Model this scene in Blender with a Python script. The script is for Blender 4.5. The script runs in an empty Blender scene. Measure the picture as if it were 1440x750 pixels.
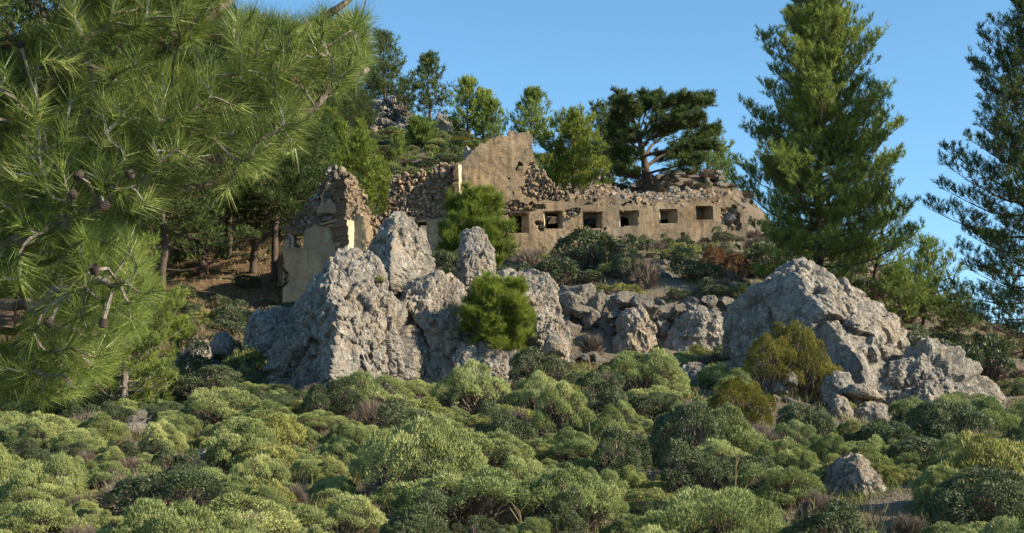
import bpy, bmesh, math, random
import numpy as np
from mathutils import Vector, Matrix

# ------------------------------------------------------------------ camera, sky, sun, exposure
S = bpy.context.scene
COL = S.collection
FOC = 1978.0                                   # focal length in pixels of a 1440 px wide picture
PITCH = math.atan(285 / FOC)
cam = bpy.data.cameras.new('camera'); cam_o = bpy.data.objects.new('camera', cam); COL.objects.link(cam_o)
cam.sensor_width = 36.0; cam.lens = 36.0 * FOC / 1440.0
cam.clip_start = 0.05; cam.clip_end = 9000.0
cam_o.location = (0, 0, 0); cam_o.rotation_euler = (math.pi / 2 + PITCH, 0, 0)
S.camera = cam_o

SUN_AZ, SUN_EL = math.radians(108), math.radians(27)   # azimuth clockwise from +Y
world = bpy.data.worlds.new('World'); S.world = world; world.use_nodes = True
wn = world.node_tree
sky = wn.nodes.new('ShaderNodeTexSky'); sky.sky_type = 'NISHITA'; sky.sun_disc = False
sky.sun_elevation = SUN_EL; sky.sun_rotation = SUN_AZ
sky.altitude = 1500; sky.air_density = 1.0; sky.dust_density = 0.0; sky.ozone_density = 3.6
hs_ = wn.nodes.new('ShaderNodeHueSaturation'); hs_.inputs['Hue'].default_value = .486; hs_.inputs['Saturation'].default_value = 1.06
wn.links.new(sky.outputs[0], hs_.inputs['Color']); wn.links.new(hs_.outputs[0], wn.nodes['Background'].inputs[0])
wn.nodes['Background'].inputs[1].default_value = 0.115
sun = bpy.data.lights.new('sun', 'SUN'); sun.energy = 5.0; sun.angle = math.radians(0.53); sun.color = (1.0, 0.86, 0.64)
sun_o = bpy.data.objects.new('sun', sun); COL.objects.link(sun_o)
to_sun = Vector((math.sin(SUN_AZ) * math.cos(SUN_EL), math.cos(SUN_AZ) * math.cos(SUN_EL), math.sin(SUN_EL)))
sun_o.rotation_euler = to_sun.to_track_quat('Z', 'Y').to_euler(); sun_o.location = (20, -10, 30)
S.view_settings.view_transform = 'Standard'; S.view_settings.look = 'None'
S.view_settings.exposure = 1.0; S.view_settings.gamma = 1.0; S.view_settings.use_curve_mapping = False
S.cycles.max_bounces = 6; S.cycles.diffuse_bounces = 2; S.cycles.transparent_max_bounces = 4
S.cycles.use_denoising = True

# ------------------------------------------------------------------ helpers: rays, noise, meshes
CP, SP = math.cos(PITCH), math.sin(PITCH)

def ray(px, py):
    u, v = (px - 720) / FOC, (375 - py) / FOC
    return np.array([u, CP - SP * v, SP + CP * v])

def at(px, py, d):
    """the point seen at a pixel of the 1440 px photograph, d metres ahead"""
    r = ray(px, py); return r * (d / r[1])

def norm(a):
    return a / np.maximum(np.linalg.norm(a, axis=-1, keepdims=True), 1e-9)

def hash3(ix, iy, iz, seed):
    h = (ix.astype(np.int64) * 374761393 + iy.astype(np.int64) * 668265263 + iz.astype(np.int64) * 2147483647 + seed * 1274126177) & 0xFFFFFFFF
    h = ((h ^ (h >> 13)) * 1274126177) & 0xFFFFFFFF
    h = ((h ^ (h >> 16)) * 2246822519) & 0xFFFFFFFF
    return ((h ^ (h >> 15)) & 0xFFFFFF) / float(0xFFFFFF)

def vnoise(p, seed=0):
    i = np.floor(p); f = p - i; f = f * f * f * (f * (f * 6 - 15) + 10)
    i = i.astype(np.int64); out = 0
    for dx in (0, 1):
        wx = f[:, 0] if dx else 1 - f[:, 0]
        for dy in (0, 1):
            wy = f[:, 1] if dy else 1 - f[:, 1]
            for dz in (0, 1):
                wz = f[:, 2] if dz else 1 - f[:, 2]
                out = out + wx * wy * wz * hash3(i[:, 0] + dx, i[:, 1] + dy, i[:, 2] + dz, seed)
    return out * 2 - 1

def fbm(p, octv=4, seed=0, gain=0.5, lac=2.03):
    a, t, s = 1.0, 0.0, 0.0
    for k in range(octv):
        t = t + a * vnoise(p, seed + k * 17); s += a; a *= gain; p = p * lac + 3.7
    return t / s

def ridged(p, octv=4, seed=0):
    a, t, s = 1.0, 0.0, 0.0
    for k in range(octv):
        t = t + a * (1 - np.abs(vnoise(p, seed + k * 13)) * 2); s += a; a *= 0.5; p = p * 2.1 + 1.3
    return t / s

def worley(p, seed=0):
    """distance to nearest and second nearest cell point, and the cell's random value"""
    i = np.floor(p).astype(np.int64); n = len(p)
    f1 = np.full(n, 9.0); f2 = np.full(n, 9.0); cid = np.zeros(n)
    for dx in (-1, 0, 1):
        for dy in (-1, 0, 1):
            for dz in (-1, 0, 1):
                a, b, c = i[:, 0] + dx, i[:, 1] + dy, i[:, 2] + dz
                q = np.stack([a + hash3(a, b, c, seed + 1), b + hash3(a, b, c, seed + 2), c + hash3(a, b, c, seed + 3)], 1)
                d = np.linalg.norm(q - p, axis=1); r = hash3(a, b, c, seed + 4)
                m = d < f1
                f2 = np.where(m, f1, np.minimum(f2, d)); cid = np.where(m, r, cid); f1 = np.where(m, d, f1)
    return f1, f2, cid

class Geo:
    """collects triangles and quads (numpy) and links them as ONE mesh object"""
    def __init__(s): s.v, s.t, s.q, s.n, s.tint, s.mt, s.mq = [], [], [], 0, [], [], []
    def add(s, v, tri=None, quad=None, tint=0.5, mat=0):
        v = np.asarray(v, float).reshape(-1, 3)
        if tri is not None and len(tri):
            s.t.append(np.asarray(tri, np.int64) + s.n); s.mt.append(np.full(len(tri), mat, np.int32))
        if quad is not None and len(quad):
            s.q.append(np.asarray(quad, np.int64) + s.n); s.mq.append(np.full(len(quad), mat, np.int32))
        s.v.append(v); s.tint.append(np.broadcast_to(np.asarray(tint, float), (len(v),)).copy()); s.n += len(v)
    def mesh(s, name, mats, smooth=False):
        me = bpy.data.meshes.new(name)
        v = np.concatenate(s.v); t = np.concatenate(s.t) if s.t else np.zeros((0, 3), np.int64)
        q = np.concatenate(s.q) if s.q else np.zeros((0, 4), np.int64)
        lo = np.concatenate([t.ravel(), q.ravel()]).astype(np.int32)
        tot = np.concatenate([np.full(len(t), 3), np.full(len(q), 4)]).astype(np.int32)
        start = np.concatenate([[0], np.cumsum(tot)[:-1]]).astype(np.int32)
        me.vertices.add(len(v)); me.vertices.foreach_set('co', v.astype(np.float32).ravel())
        me.loops.add(len(lo)); me.loops.foreach_set('vertex_index', lo)
        me.polygons.add(len(tot)); me.polygons.foreach_set('loop_start', start); me.polygons.foreach_set('loop_total', tot)
        me.polygons.foreach_set('material_index', np.concatenate(s.mt + s.mq).astype(np.int32) if (s.mt or s.mq) else np.zeros(0, np.int32))
        me.polygons.foreach_set('use_smooth', np.full(len(tot), bool(smooth)))
        a = me.attributes.new('tint', 'FLOAT', 'POINT'); a.data.foreach_set('value', np.concatenate(s.tint).astype(np.float32))
        for m in (mats if isinstance(mats, (list, tuple)) else [mats]): me.materials.append(m)
        me.update(calc_edges=True)
        return me

def link(name, data, parent=None, label=None, cat=None, group=None, kind=None, loc=None):
    o = bpy.data.objects.new(name, data); COL.objects.link(o)
    if parent is not None: o.parent = parent
    if loc is not None: o.location = Vector([float(c) for c in loc])
    if label: o['label'] = label
    if cat: o['category'] = cat
    if group: o['group'] = group
    if kind: o['kind'] = kind
    return o

def tube(g, pts, rad, n=6, tint=0.5, mat=0, wob=0.0, rng=None, cap=True):
    pts = np.asarray(pts, float); k = len(pts); rad = np.broadcast_to(np.asarray(rad, float), (k,))
    tan = norm(np.gradient(pts, axis=0))
    ref = np.array([0.0, 0, 1.0]) if abs(tan[0, 2]) < 0.9 else np.array([1.0, 0, 0])
    a = norm(np.cross(tan, ref)); b = np.cross(tan, a)
    th = np.arange(n) * 2 * math.pi / n
    r = rad[:, None] * np.ones((k, n))
    if wob and rng is not None: r = r * (1 + wob * (rng.random((k, n)) - 0.5))
    v = pts[:, None] + (a[:, None] * np.cos(th)[None, :, None] + b[:, None] * np.sin(th)[None, :, None]) * r[..., None]
    i = np.arange(k - 1)[:, None] * n; j = np.arange(n)[None]; j2 = (j + 1) % n
    q = np.stack([i + j, i + j2, i + n + j2, i + n + j], -1).reshape(-1, 4)
    tri = []
    if cap: tri = [[(k - 1) * n, (k - 1) * n + m, (k - 1) * n + m + 1] for m in range(1, n - 1)]
    g.add(v.reshape(-1, 3), tri if cap else None, q, tint, mat)

def thin_tubes(g, A, B, C, r0, r1, tint=0.5, mat=0, lite=False):
    """many three-sided twigs at once: bases A, mid points B, tips C"""
    n = len(A)
    if not n: return
    d = norm(C - A); ref = np.where(np.abs(d[:, 2:3]) < 0.9, np.array([[0, 0, 1.0]]), np.array([[1.0, 0, 0]]))
    a = norm(np.cross(d, ref)); b = np.cross(d, a)
    r0 = np.broadcast_to(np.asarray(r0, float), (n,)); r1 = np.broadcast_to(np.asarray(r1, float), (n,))
    if lite:                                                          # far twigs: one straight three-sided stick
        v = np.stack([A + a * r0[:, None], A + (b * .87 - a * .5) * r0[:, None], A - (b * .87 + a * .5) * r0[:, None], C], 1).reshape(-1, 3); i = np.arange(n)[:, None] * 4
        g.add(v, np.concatenate([i + np.array([[0, 1, 3]]), i + np.array([[1, 2, 3]]), i + np.array([[2, 0, 3]])]), None, .5, mat); return
    rings = []
    for P, r in ((A, r0), (B, (r0 + r1) * .5), (C, r1)):
        for th in (0, 2.094, 4.189):
            rings.append(P + (a * math.cos(th) + b * math.sin(th)) * r[:, None])
    v = np.stack(rings, 1).reshape(-1, 3)
    base = np.arange(n)[:, None] * 9
    q = np.concatenate([np.stack([base[:, 0] + k * 3 + j, base[:, 0] + k * 3 + (j + 1) % 3, base[:, 0] + k * 3 + 3 + (j + 1) % 3, base[:, 0] + k * 3 + 3 + j], 1) for k in (0, 1) for j in (0, 1, 2)])
    g.add(v, None, q, np.repeat(np.broadcast_to(np.asarray(tint, float), (n,)), 9), mat)

def blades(g, P, D, L, W, tint, rng, mat=0, tri=False):
    """flat leaves: diamonds, or slim triangles for needles"""
    n = len(P); D = norm(D)
    s = norm(np.cross(D, rng.normal(size=(n, 3))))
    L = np.broadcast_to(np.asarray(L, float), (n,))[:, None]; W = np.broadcast_to(np.asarray(W, float), (n,))[:, None]
    t = np.broadcast_to(np.asarray(tint, float), (n,))
    i = np.arange(n)[:, None]
    if tri:
        v = np.stack([P - s * W * .5, P + s * W * .5, P + D * L], 1).reshape(-1, 3)
        g.add(v, i * 3 + np.array([[0, 1, 2]]), None, np.repeat(t, 3), mat)
    else:
        m = P + D * L * .45
        v = np.stack([P, m + s * W * .5, P + D * L, m - s * W * .5], 1).reshape(-1, 3)
        g.add(v, None, i * 4 + np.array([[0, 1, 2, 3]]), np.repeat(t, 4), mat)

def icosphere(level):
    bm = bmesh.new(); bmesh.ops.create_icosphere(bm, subdivisions=level, radius=1.0)
    v = np.array([q.co[:] for q in bm.verts]); f = np.array([[w.index for w in p.verts] for p in bm.faces]); bm.free()
    return norm(v), f
ICO = {}
def ico(l):
    if l not in ICO: ICO[l] = icosphere(l)
    return ICO[l]

# ------------------------------------------------------------------ materials
def new_mat(name):
    m = bpy.data.materials.new(name); m.use_nodes = True
    nt = m.node_tree; b = nt.nodes['Principled BSDF']
    return m, nt, b
def nd(nt, typ, **kw):
    n = nt.nodes.new(typ)
    for k, v in kw.items():
        if k in n.inputs.keys(): n.inputs[k].default_value = v
        else: setattr(n, k, v)
    return n
def ramp(nt, fac, stops, interp='LINEAR'):
    r = nt.nodes.new('ShaderNodeValToRGB'); cr = r.color_ramp; cr.interpolation = interp
    while len(cr.elements) < len(stops): cr.elements.new(0.5)
    for e, (p, c) in zip(cr.elements, stops):
        e.position = p; e.color = (*c, 1) if len(c) == 3 else c
    nt.links.new(fac, r.inputs[0]); return r.outputs[0]
def mixc(nt, fac, a, b, mode='MIX'):
    m = nt.nodes.new('ShaderNodeMix'); m.data_type = 'RGBA'; m.blend_type = mode
    for s, x in ((m.inputs[0], fac), (m.inputs[6], a), (m.inputs[7], b)):
        if hasattr(x, 'is_linked'): nt.links.new(x, s)
        else: s.default_value = x if not isinstance(x, tuple) else ((*x, 1) if len(x) == 3 else x)
    return m.outputs[2]
def noise(nt, co, scale, detail=4, rough=.55, dist=0.0):
    n = nd(nt, 'ShaderNodeTexNoise', Scale=scale, Detail=detail, Roughness=rough, Distortion=dist)
    nt.links.new(co, n.inputs['Vector']); return n.outputs[0]
def bump(nt, b, h, strength, dist):
    n = nd(nt, 'ShaderNodeBump', Strength=strength, Distance=dist)
    nt.links.new(h, n.inputs['Height']); nt.links.new(n.outputs[0], b.inputs['Normal']); return n

def foliage_mat(name, stops, trans=0.25, rough=.55, spec=.25, vary=.5):
    m, nt, b = new_mat(name)
    at_ = nd(nt, 'ShaderNodeAttribute', attribute_name='tint')
    oi = nd(nt, 'ShaderNodeObjectInfo')
    c = ramp(nt, at_.outputs['Fac'], stops)
    hs = nd(nt, 'ShaderNodeHueSaturation'); nt.links.new(c, hs.inputs['Color'])
    mr = nd(nt, 'ShaderNodeMapRange'); nt.links.new(oi.outputs['Random'], mr.inputs[0])
    mr.inputs[3].default_value = 1 - .28 * vary; mr.inputs[4].default_value = 1 + .28 * vary
    nt.links.new(mr.outputs[0], hs.inputs['Value'])
    mh = nd(nt, 'ShaderNodeMapRange'); nt.links.new(oi.outputs['Random'], mh.inputs[0])
    mh.inputs[3].default_value = .5 + .022 * vary; mh.inputs[4].default_value = .5 - .022 * vary
    nt.links.new(mh.outputs[0], hs.inputs['Hue'])
    nt.links.new(hs.outputs[0], b.inputs['Base Color'])
    b.inputs['Roughness'].default_value = rough; b.inputs['Specular IOR Level'].default_value = spec
    tr = nd(nt, 'ShaderNodeBsdfTranslucent'); nt.links.new(hs.outputs[0], tr.inputs['Color'])
    mx = nd(nt, 'ShaderNodeMixShader'); mx.inputs[0].default_value = trans
    nt.links.new(b.outputs[0], mx.inputs[1]); nt.links.new(tr.outputs[0], mx.inputs[2])
    nt.links.new(mx.outputs[0], nt.nodes['Material Output'].inputs['Surface'])
    return m

def bark_mat(name, c1, c2, scale=14):
    m, nt, b = new_mat(name)
    tc = nd(nt, 'ShaderNodeTexCoord'); mp = nd(nt, 'ShaderNodeMapping'); mp.inputs['Scale'].default_value = (1, 1, .25)
    nt.links.new(tc.outputs['Object'], mp.inputs['Vector'])
    n1 = noise(nt, mp.outputs[0], scale, 5, .65)
    nt.links.new(ramp(nt, n1, [(.35, c1), (.65, c2)]), b.inputs['Base Color'])
    b.inputs['Roughness'].default_value = .9; b.inputs['Specular IOR Level'].default_value = .15
    bump(nt, b, n1, .8, .03); return m

def limestone_mat(name, base=(.295, .272, .235), warm=(.37, .29, .205), dark=(.105, .10, .092), pale=(.49, .46, .405), warm_amt=.5, sc=1.0):
    m, nt, b = new_mat(name)
    tc = nd(nt, 'ShaderNodeTexCoord'); co = tc.outputs['Object']
    big = noise(nt, co, .9 * sc, 5, .6, .6)
    c = mixc(nt, ramp(nt, big, [(.42, (0, 0, 0)), (.42 + .3 / max(warm_amt, .05) * .5, (1, 1, 1))]), base, warm)
    med = noise(nt, co, 5 * sc, 6, .65, .3)
    c = mixc(nt, ramp(nt, med, [(.33, (.62, .62, .62)), (.5, (0, 0, 0))]), c, dark)
    lich = noise(nt, co, 9 * sc, 5, .7, .9)
    c = mixc(nt, ramp(nt, lich, [(.53, (0, 0, 0)), (.60, (.9, .9, .9))]), c, pale)
    fine = noise(nt, co, 30 * sc, 4, .7)
    c = mixc(nt, ramp(nt, fine, [(.30, (.75, .75, .75)), (.45, (0, 0, 0))]), c, (.09, .088, .085))
    # soil and black film lodged in the joints
    wv = nd(nt, 'ShaderNodeTexNoise', Scale=2.2 * sc, Detail=3); nt.links.new(co, wv.inputs['Vector'])
    wm = mixc(nt, .35, co, wv.outputs['Color'], 'ADD')
    v2 = nd(nt, 'ShaderNodeTexVoronoi', feature='DISTANCE_TO_EDGE', Scale=1.7 * sc); nt.links.new(wm, v2.inputs['Vector'])
    v3 = nd(nt, 'ShaderNodeTexVoronoi', feature='DISTANCE_TO_EDGE', Scale=5.5 * sc); nt.links.new(wm, v3.inputs['Vector'])
    c = mixc(nt, ramp(nt, v2.outputs['Distance'], [(.0, (.55, .55, .55)), (.03, (0, 0, 0))]), c, (.045, .042, .038))
    c = mixc(nt, ramp(nt, v3.outputs['Distance'], [(.0, (.3, .3, .3)), (.03, (0, 0, 0))]), c, (.06, .055, .05))
    # black crust running down in streaks
    mp = nd(nt, 'ShaderNodeMapping'); mp.inputs['Scale'].default_value = (2.6, 2.6, .35); nt.links.new(co, mp.inputs['Vector'])
    st = noise(nt, mp.outputs[0], 1.6 * sc, 5, .6, .2)
    c = mixc(nt, ramp(nt, st, [(.50, (0, 0, 0)), (.66, (.62, .62, .62))]), c, (.095, .092, .087))
    nt.links.new(c, b.inputs['Base Color'])
    b.inputs['Roughness'].default_value = .93; b.inputs['Specular IOR Level'].default_value = .15
    vo = nd(nt, 'ShaderNodeTexVoronoi', Scale=16 * sc); nt.links.new(co, vo.inputs['Vector'])
    ad = nd(nt, 'ShaderNodeMath', operation='ADD'); nt.links.new(fine, ad.inputs[0]); nt.links.new(med, ad.inputs[1])
    ad2 = nd(nt, 'ShaderNodeMath', operation='MULTIPLY_ADD'); nt.links.new(vo.outputs['Distance'], ad2.inputs[0]); ad2.inputs[1].default_value = -.5
    nt.links.new(ad.outputs[0], ad2.inputs[2])
    bump(nt, b, ad2.outputs[0], .9, .07); return m

M = {}
M['rock'] = limestone_mat('grey_limestone')
M['rock_warm'] = limestone_mat('warm_limestone', base=(.32, .283, .235), warm=(.41, .315, .215), warm_amt=.9)
M['rock_small'] = limestone_mat('loose_limestone', base=(.29, .275, .24), warm=(.36, .285, .20), sc=2.2)
M['bark'] = bark_mat('pine_bark', (.05, .038, .03), (.13, .10, .078))
M['bark_grey'] = bark_mat('grey_pine_bark', (.10, .085, .07), (.30, .26, .22), 22)
def needle_stops(a, b, c): return [(0.0, a), (.55, b), (1.0, c)]
M['pine_dark'] = foliage_mat('dark_pine_needles', needle_stops((.035, .058, .018), (.075, .115, .03), (.15, .19, .045)), .3)
M['pine_mid'] = foliage_mat('pine_needles', needle_stops((.065, .105, .022), (.18, .245, .05), (.35, .41, .085)), .40)
M['pine_bright'] = foliage_mat('bright_pine_needles', needle_stops((.075, .115, .018), (.17, .225, .034), (.32, .37, .06)), .38)
M['pine_near'] = foliage_mat('near_pine_needles', needle_stops((.055, .085, .018), (.17, .235, .045), (.42, .46, .14)), .27, .4, .4, 0)
M['cush'] = foliage_mat('grey_green_leaves', needle_stops((.10, .122, .04), (.24, .285, .10), (.435, .455, .18)), .15)
M['cush_y'] = foliage_mat('yellow_green_leaves', needle_stops((.10, .115, .028), (.235, .25, .07), (.40, .39, .13)), .15)
M['leafy'] = foliage_mat('dark_shrub_leaves', needle_stops((.035, .05, .02), (.085, .11, .045), (.17, .195, .095)), .22, .5, .3)
M['broom'] = foliage_mat('olive_broom_leaves', needle_stops((.05, .055, .010), (.15, .14, .022), (.28, .235, .04)), .2)
M['dry'] = foliage_mat('dry_twigs', needle_stops((.07, .054, .042), (.17, .13, .10), (.30, .25, .20)), .05, .8, .1)
M['rust'] = foliage_mat('rusty_dry_leaves', needle_stops((.07, .04, .02), (.17, .095, .045), (.26, .16, .08)), .15, .8, .1)
M['straw'] = foliage_mat('dry_grass_blades', needle_stops((.10, .09, .04), (.24, .20, .10), (.38, .32, .18)), .25, .8, .1)
M['herb'] = foliage_mat('fresh_grass_blades', needle_stops((.06, .09, .02), (.13, .18, .04), (.20, .24, .07)), .25, .8, .1)

def ground_mat():
    m, nt, b = new_mat('hillside_earth')
    tc = nd(nt, 'ShaderNodeTexCoord'); co = tc.outputs['Object']
    n1 = noise(nt, co, .55, 6, .6, .4); n2 = noise(nt, co, 4, 6, .7); n3 = noise(nt, co, 26, 4, .7)
    earth = ramp(nt, n1, [(.3, (.12, .095, .07)), (.5, (.20, .165, .125)), (.7, (.29, .25, .20))])
    lit = ramp(nt, n2, [(.3, (.085, .048, .028)), (.5, (.20, .115, .062)), (.7, (.30, .19, .11))])
    a = nd(nt, 'ShaderNodeAttribute', attribute_name='tint')
    c = mixc(nt, a.outputs['Fac'], earth, lit)
    c = mixc(nt, ramp(nt, n3, [(.56, (0, 0, 0)), (.66, (.6, .6, .6))]), c, (.34, .30, .25))
    c = mixc(nt, ramp(nt, n2, [(.3, (.6, .6, .6)), (.45, (0, 0, 0))]), c, (.055, .042, .03))
    nt.links.new(c, b.inputs['Base Color']); b.inputs['Roughness'].default_value = .95; b.inputs['Specular IOR Level'].default_value = .1
    ad = nd(nt, 'ShaderNodeMath', operation='ADD'); nt.links.new(n2, ad.inputs[0]); nt.links.new(n3, ad.inputs[1])
    bump(nt, b, ad.outputs[0], .9, .09); return m
M['ground'] = ground_mat()

# ------------------------------------------------------------------ the terrain: one sheet through measured points
GP = [(-300, 860, 8), (720, 862, 8), (1700, 870, 8), (-100, 790, 10), (100, 792, 10), (400, 795, 10), (720, 797, 10), (1040, 800, 10), (1340, 805, 10), (1600, 810, 10),
      (-100, 715, 14), (100, 708, 14), (400, 690, 14), (720, 686, 14), (1040, 690, 14), (1340, 705, 14), (1600, 720, 14),
      (100, 640, 17), (400, 633, 17.5), (720, 622, 19), (1040, 622, 19), (1340, 640, 19), (1600, 660, 19), (-150, 660, 19),
      (250, 594, 20.5), (390, 574, 23), (50, 612, 24), (160, 605, 24.5), (300, 562, 26), (100, 562, 28.5), (-150, 590, 26),
      (480, 560, 27), (600, 556, 28), (760, 502, 31), (900, 500, 31.5), (900, 535, 27), (1000, 545, 26), (820, 500, 32.6), (900, 502, 32.6), (1000, 502, 32.6), (900, 408, 34.9), (1000, 408, 34.9), (820, 408, 34.9), (900, 400, 37), (1000, 400, 37), (640, 400, 37), (740, 385, 38.5),
      (1100, 553, 24.2), (1040, 562, 23.2), (1180, 578, 24), (1250, 582, 25.5), (1100, 600, 21.5), (1400, 590, 25), (1550, 580, 26), (1150, 430, 37), (1240, 415, 42), (1300, 468, 38), (1350, 480, 39), (1460, 500, 38), (1600, 520, 38),
      (1200, 370, 50), (1300, 446, 46), (1380, 468, 45), (1110, 330, 52), (1500, 500, 46),
      (398, 442, 52.4), (450, 434, 51.6), (515, 426, 51), (400, 452, 49), (460, 450, 46), (620, 352, 53), (720, 354, 53), (870, 352, 53), (1040, 352, 53), (560, 430, 36),
      (250, 505, 33), (330, 472, 38), (390, 452, 45), (375, 402, 56), (300, 405, 56), (200, 430, 50), (230, 312, 75), (300, 298, 78), (340, 335, 68), (100, 482, 37), (0, 485, 38), (-100, 500, 38), (0, 310, 78), (-200, 400, 55), (-200, 210, 105), (460, 330, 64),
      (560, 190, 112), (500, 128, 125), (600, 180, 118), (645, 195, 113), (300, 65, 140), (0, 52, 140), (400, 150, 110),
      (690, 205, 106), (560, 247, 90), (650, 240, 86), (530, 305, 63), (600, 300, 66), (745, 220, 96), (860, 255, 88)]
XYZ = [(0, 0, -1.62), (-4, 0, -1.7), (4, 0, -1.7), (0, -12, -2.9), (-14, -10, -3), (14, -10, -3.2), (-6, 5, -1.2), (6, 5, -1.25)]
for px, y, z in ((760, 57, 8.7), (900, 57, 8.9), (1000, 57, 8.8), (800, 61, 10.6)): XYZ.append(((px - 720) / FOC * y * 1.01, y, z))
for px, py, d in ((905, 277, 60.5), (960, 247, 63), (1040, 268, 62), (930, 268, 60)): XYZ.append(tuple(at(px, py, d)))
for px, y, z in ((960, 82, 12.2), (1060, 80, 8.5), (860, 108, 17.5), (745, 125, 20), (640, 145, 24), (500, 170, 29), (250, 190, 38), (1300, 70, .5), (1200, 74, 3), (1450, 65, -.5), (1000, 110, 9), (1250, 110, -5), (700, 170, 17), (900, 150, 9), (1120, 63, 8.9)):
    XYZ.append(((px - 720) / FOC * y * 1.01, y, z))
CT = np.array([at(*p) for p in GP] + XYZ)
def tps_fit(c, lam=.12):
    n = len(c); d = np.linalg.norm(c[:, None, :2] - c[None, :, :2], axis=2) + 1e-9
    K = d * d * np.log(d) + lam * np.eye(n); Pm = np.c_[np.ones(n), c[:, :2]]
    A = np.block([[K, Pm], [Pm.T, np.zeros((3, 3))]])
    return np.linalg.solve(A, np.r_[c[:, 2], 0, 0, 0])
TW = tps_fit(CT)
def hgt(x, y):
    x = np.atleast_1d(np.asarray(x, float)); y = np.atleast_1d(np.asarray(y, float)); shp = x.shape
    x, y = x.ravel(), y.ravel(); out = np.empty(len(x))
    for i in range(0, len(x), 20000):
        xa, ya = x[i:i + 20000], y[i:i + 20000]
        d = np.hypot(xa[:, None] - CT[None, :, 0], ya[:, None] - CT[None, :, 1]) + 1e-9
        out[i:i + 20000] = (d * d * np.log(d)) @ TW[:-3] + TW[-3] + TW[-2] * xa + TW[-1] * ya
    out = np.clip(out, -14, 46)
    # away from the slope the hill runs out into low land
    side = np.clip((np.abs(x) - .55 * np.maximum(y, 0) - 14) / 45, 0, 1); far = np.clip((y - 135) / 70, 0, 1); back = np.clip((-y - 10) / 40, 0, 1)
    w = np.maximum(np.maximum(side, far), back); w = w * w * (3 - 2 * w)
    left = np.where(x < 0, 8.0, -13.0)
    out = out * (1 - w) + w * np.where(far > .9, -14.0, np.where(side >= w - 1e-6, np.minimum(out, left), -13.0))
    p = np.stack([x, y, np.zeros_like(x)], 1)
    out = out + (fbm(p * .5, 3, 5) * .16 + fbm(p * 1.9, 3, 9) * .05) * np.clip((np.hypot(x, y) - 3) / 6, 0, 1) * (1 - np.clip((y - 200) / 200, 0, 1))
    return out.reshape(shp)
def gz(x, y): return float(hgt(x, y)[0])
def gx(px, d):
    """ground point under pixel column px at distance d"""
    x = (px - 720) / FOC * d * .995
    return np.array([x, d, gz(x, d)])
def gp(px, py, d0=6, d1=150):
    """where the line of sight through a pixel first meets the ground"""
    r = ray(px, py); ds = np.geomspace(d0, d1, 400); p = r[None] * (ds / r[1])[:, None]
    h = hgt(p[:, 0], p[:, 1]); k = np.nonzero(p[:, 2] <= h)[0]
    k = k[0] if len(k) else len(ds) - 1
    return np.array([p[k, 0], p[k, 1], h[k]])

def build_ground():
    az = np.r_[np.radians(np.linspace(-178, -34, 50)), np.radians(np.linspace(-32, 32, 270)), np.radians(np.linspace(34, 180, 50))]
    rr = np.r_[np.array([.0, .6]), np.geomspace(1.2, 190, 270), np.geomspace(205, 6000, 22)]
    A, R = np.meshgrid(az, rr); X, Y = np.sin(A) * R, np.cos(A) * R
    Z = hgt(X, Y)
    n = len(az); i = np.arange(len(rr) - 1)[:, None] * n; j = np.arange(n)[None]; j2 = (j + 1) % n
    q = np.stack([i + j, i + n + j, i + n + j2, i + j2], -1).reshape(-1, 4)[:, ::-1]
    v = np.stack([X, Y, Z], -1).reshape(-1, 3)
    px = 720 + v[:, 0] / np.maximum(v[:, 1], .1) * FOC
    lit = np.clip((v[:, 1] - 28) / 8, 0, 1) * np.clip((500 - px) / 150, 0, 1)          # pine litter under the wood
    lit = np.maximum(lit, .30 * np.clip((v[:, 1] - 57) / 2, 0, 1) * np.clip((px - 850) / 60, 0, 1))
    g = Geo(); g.add(v, None, q, lit * (.75 + .25 * fbm(v * .7, 3, 3)))
    link('ground', g.mesh('ground', M['ground'], True), kind='structure')
build_ground()
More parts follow.
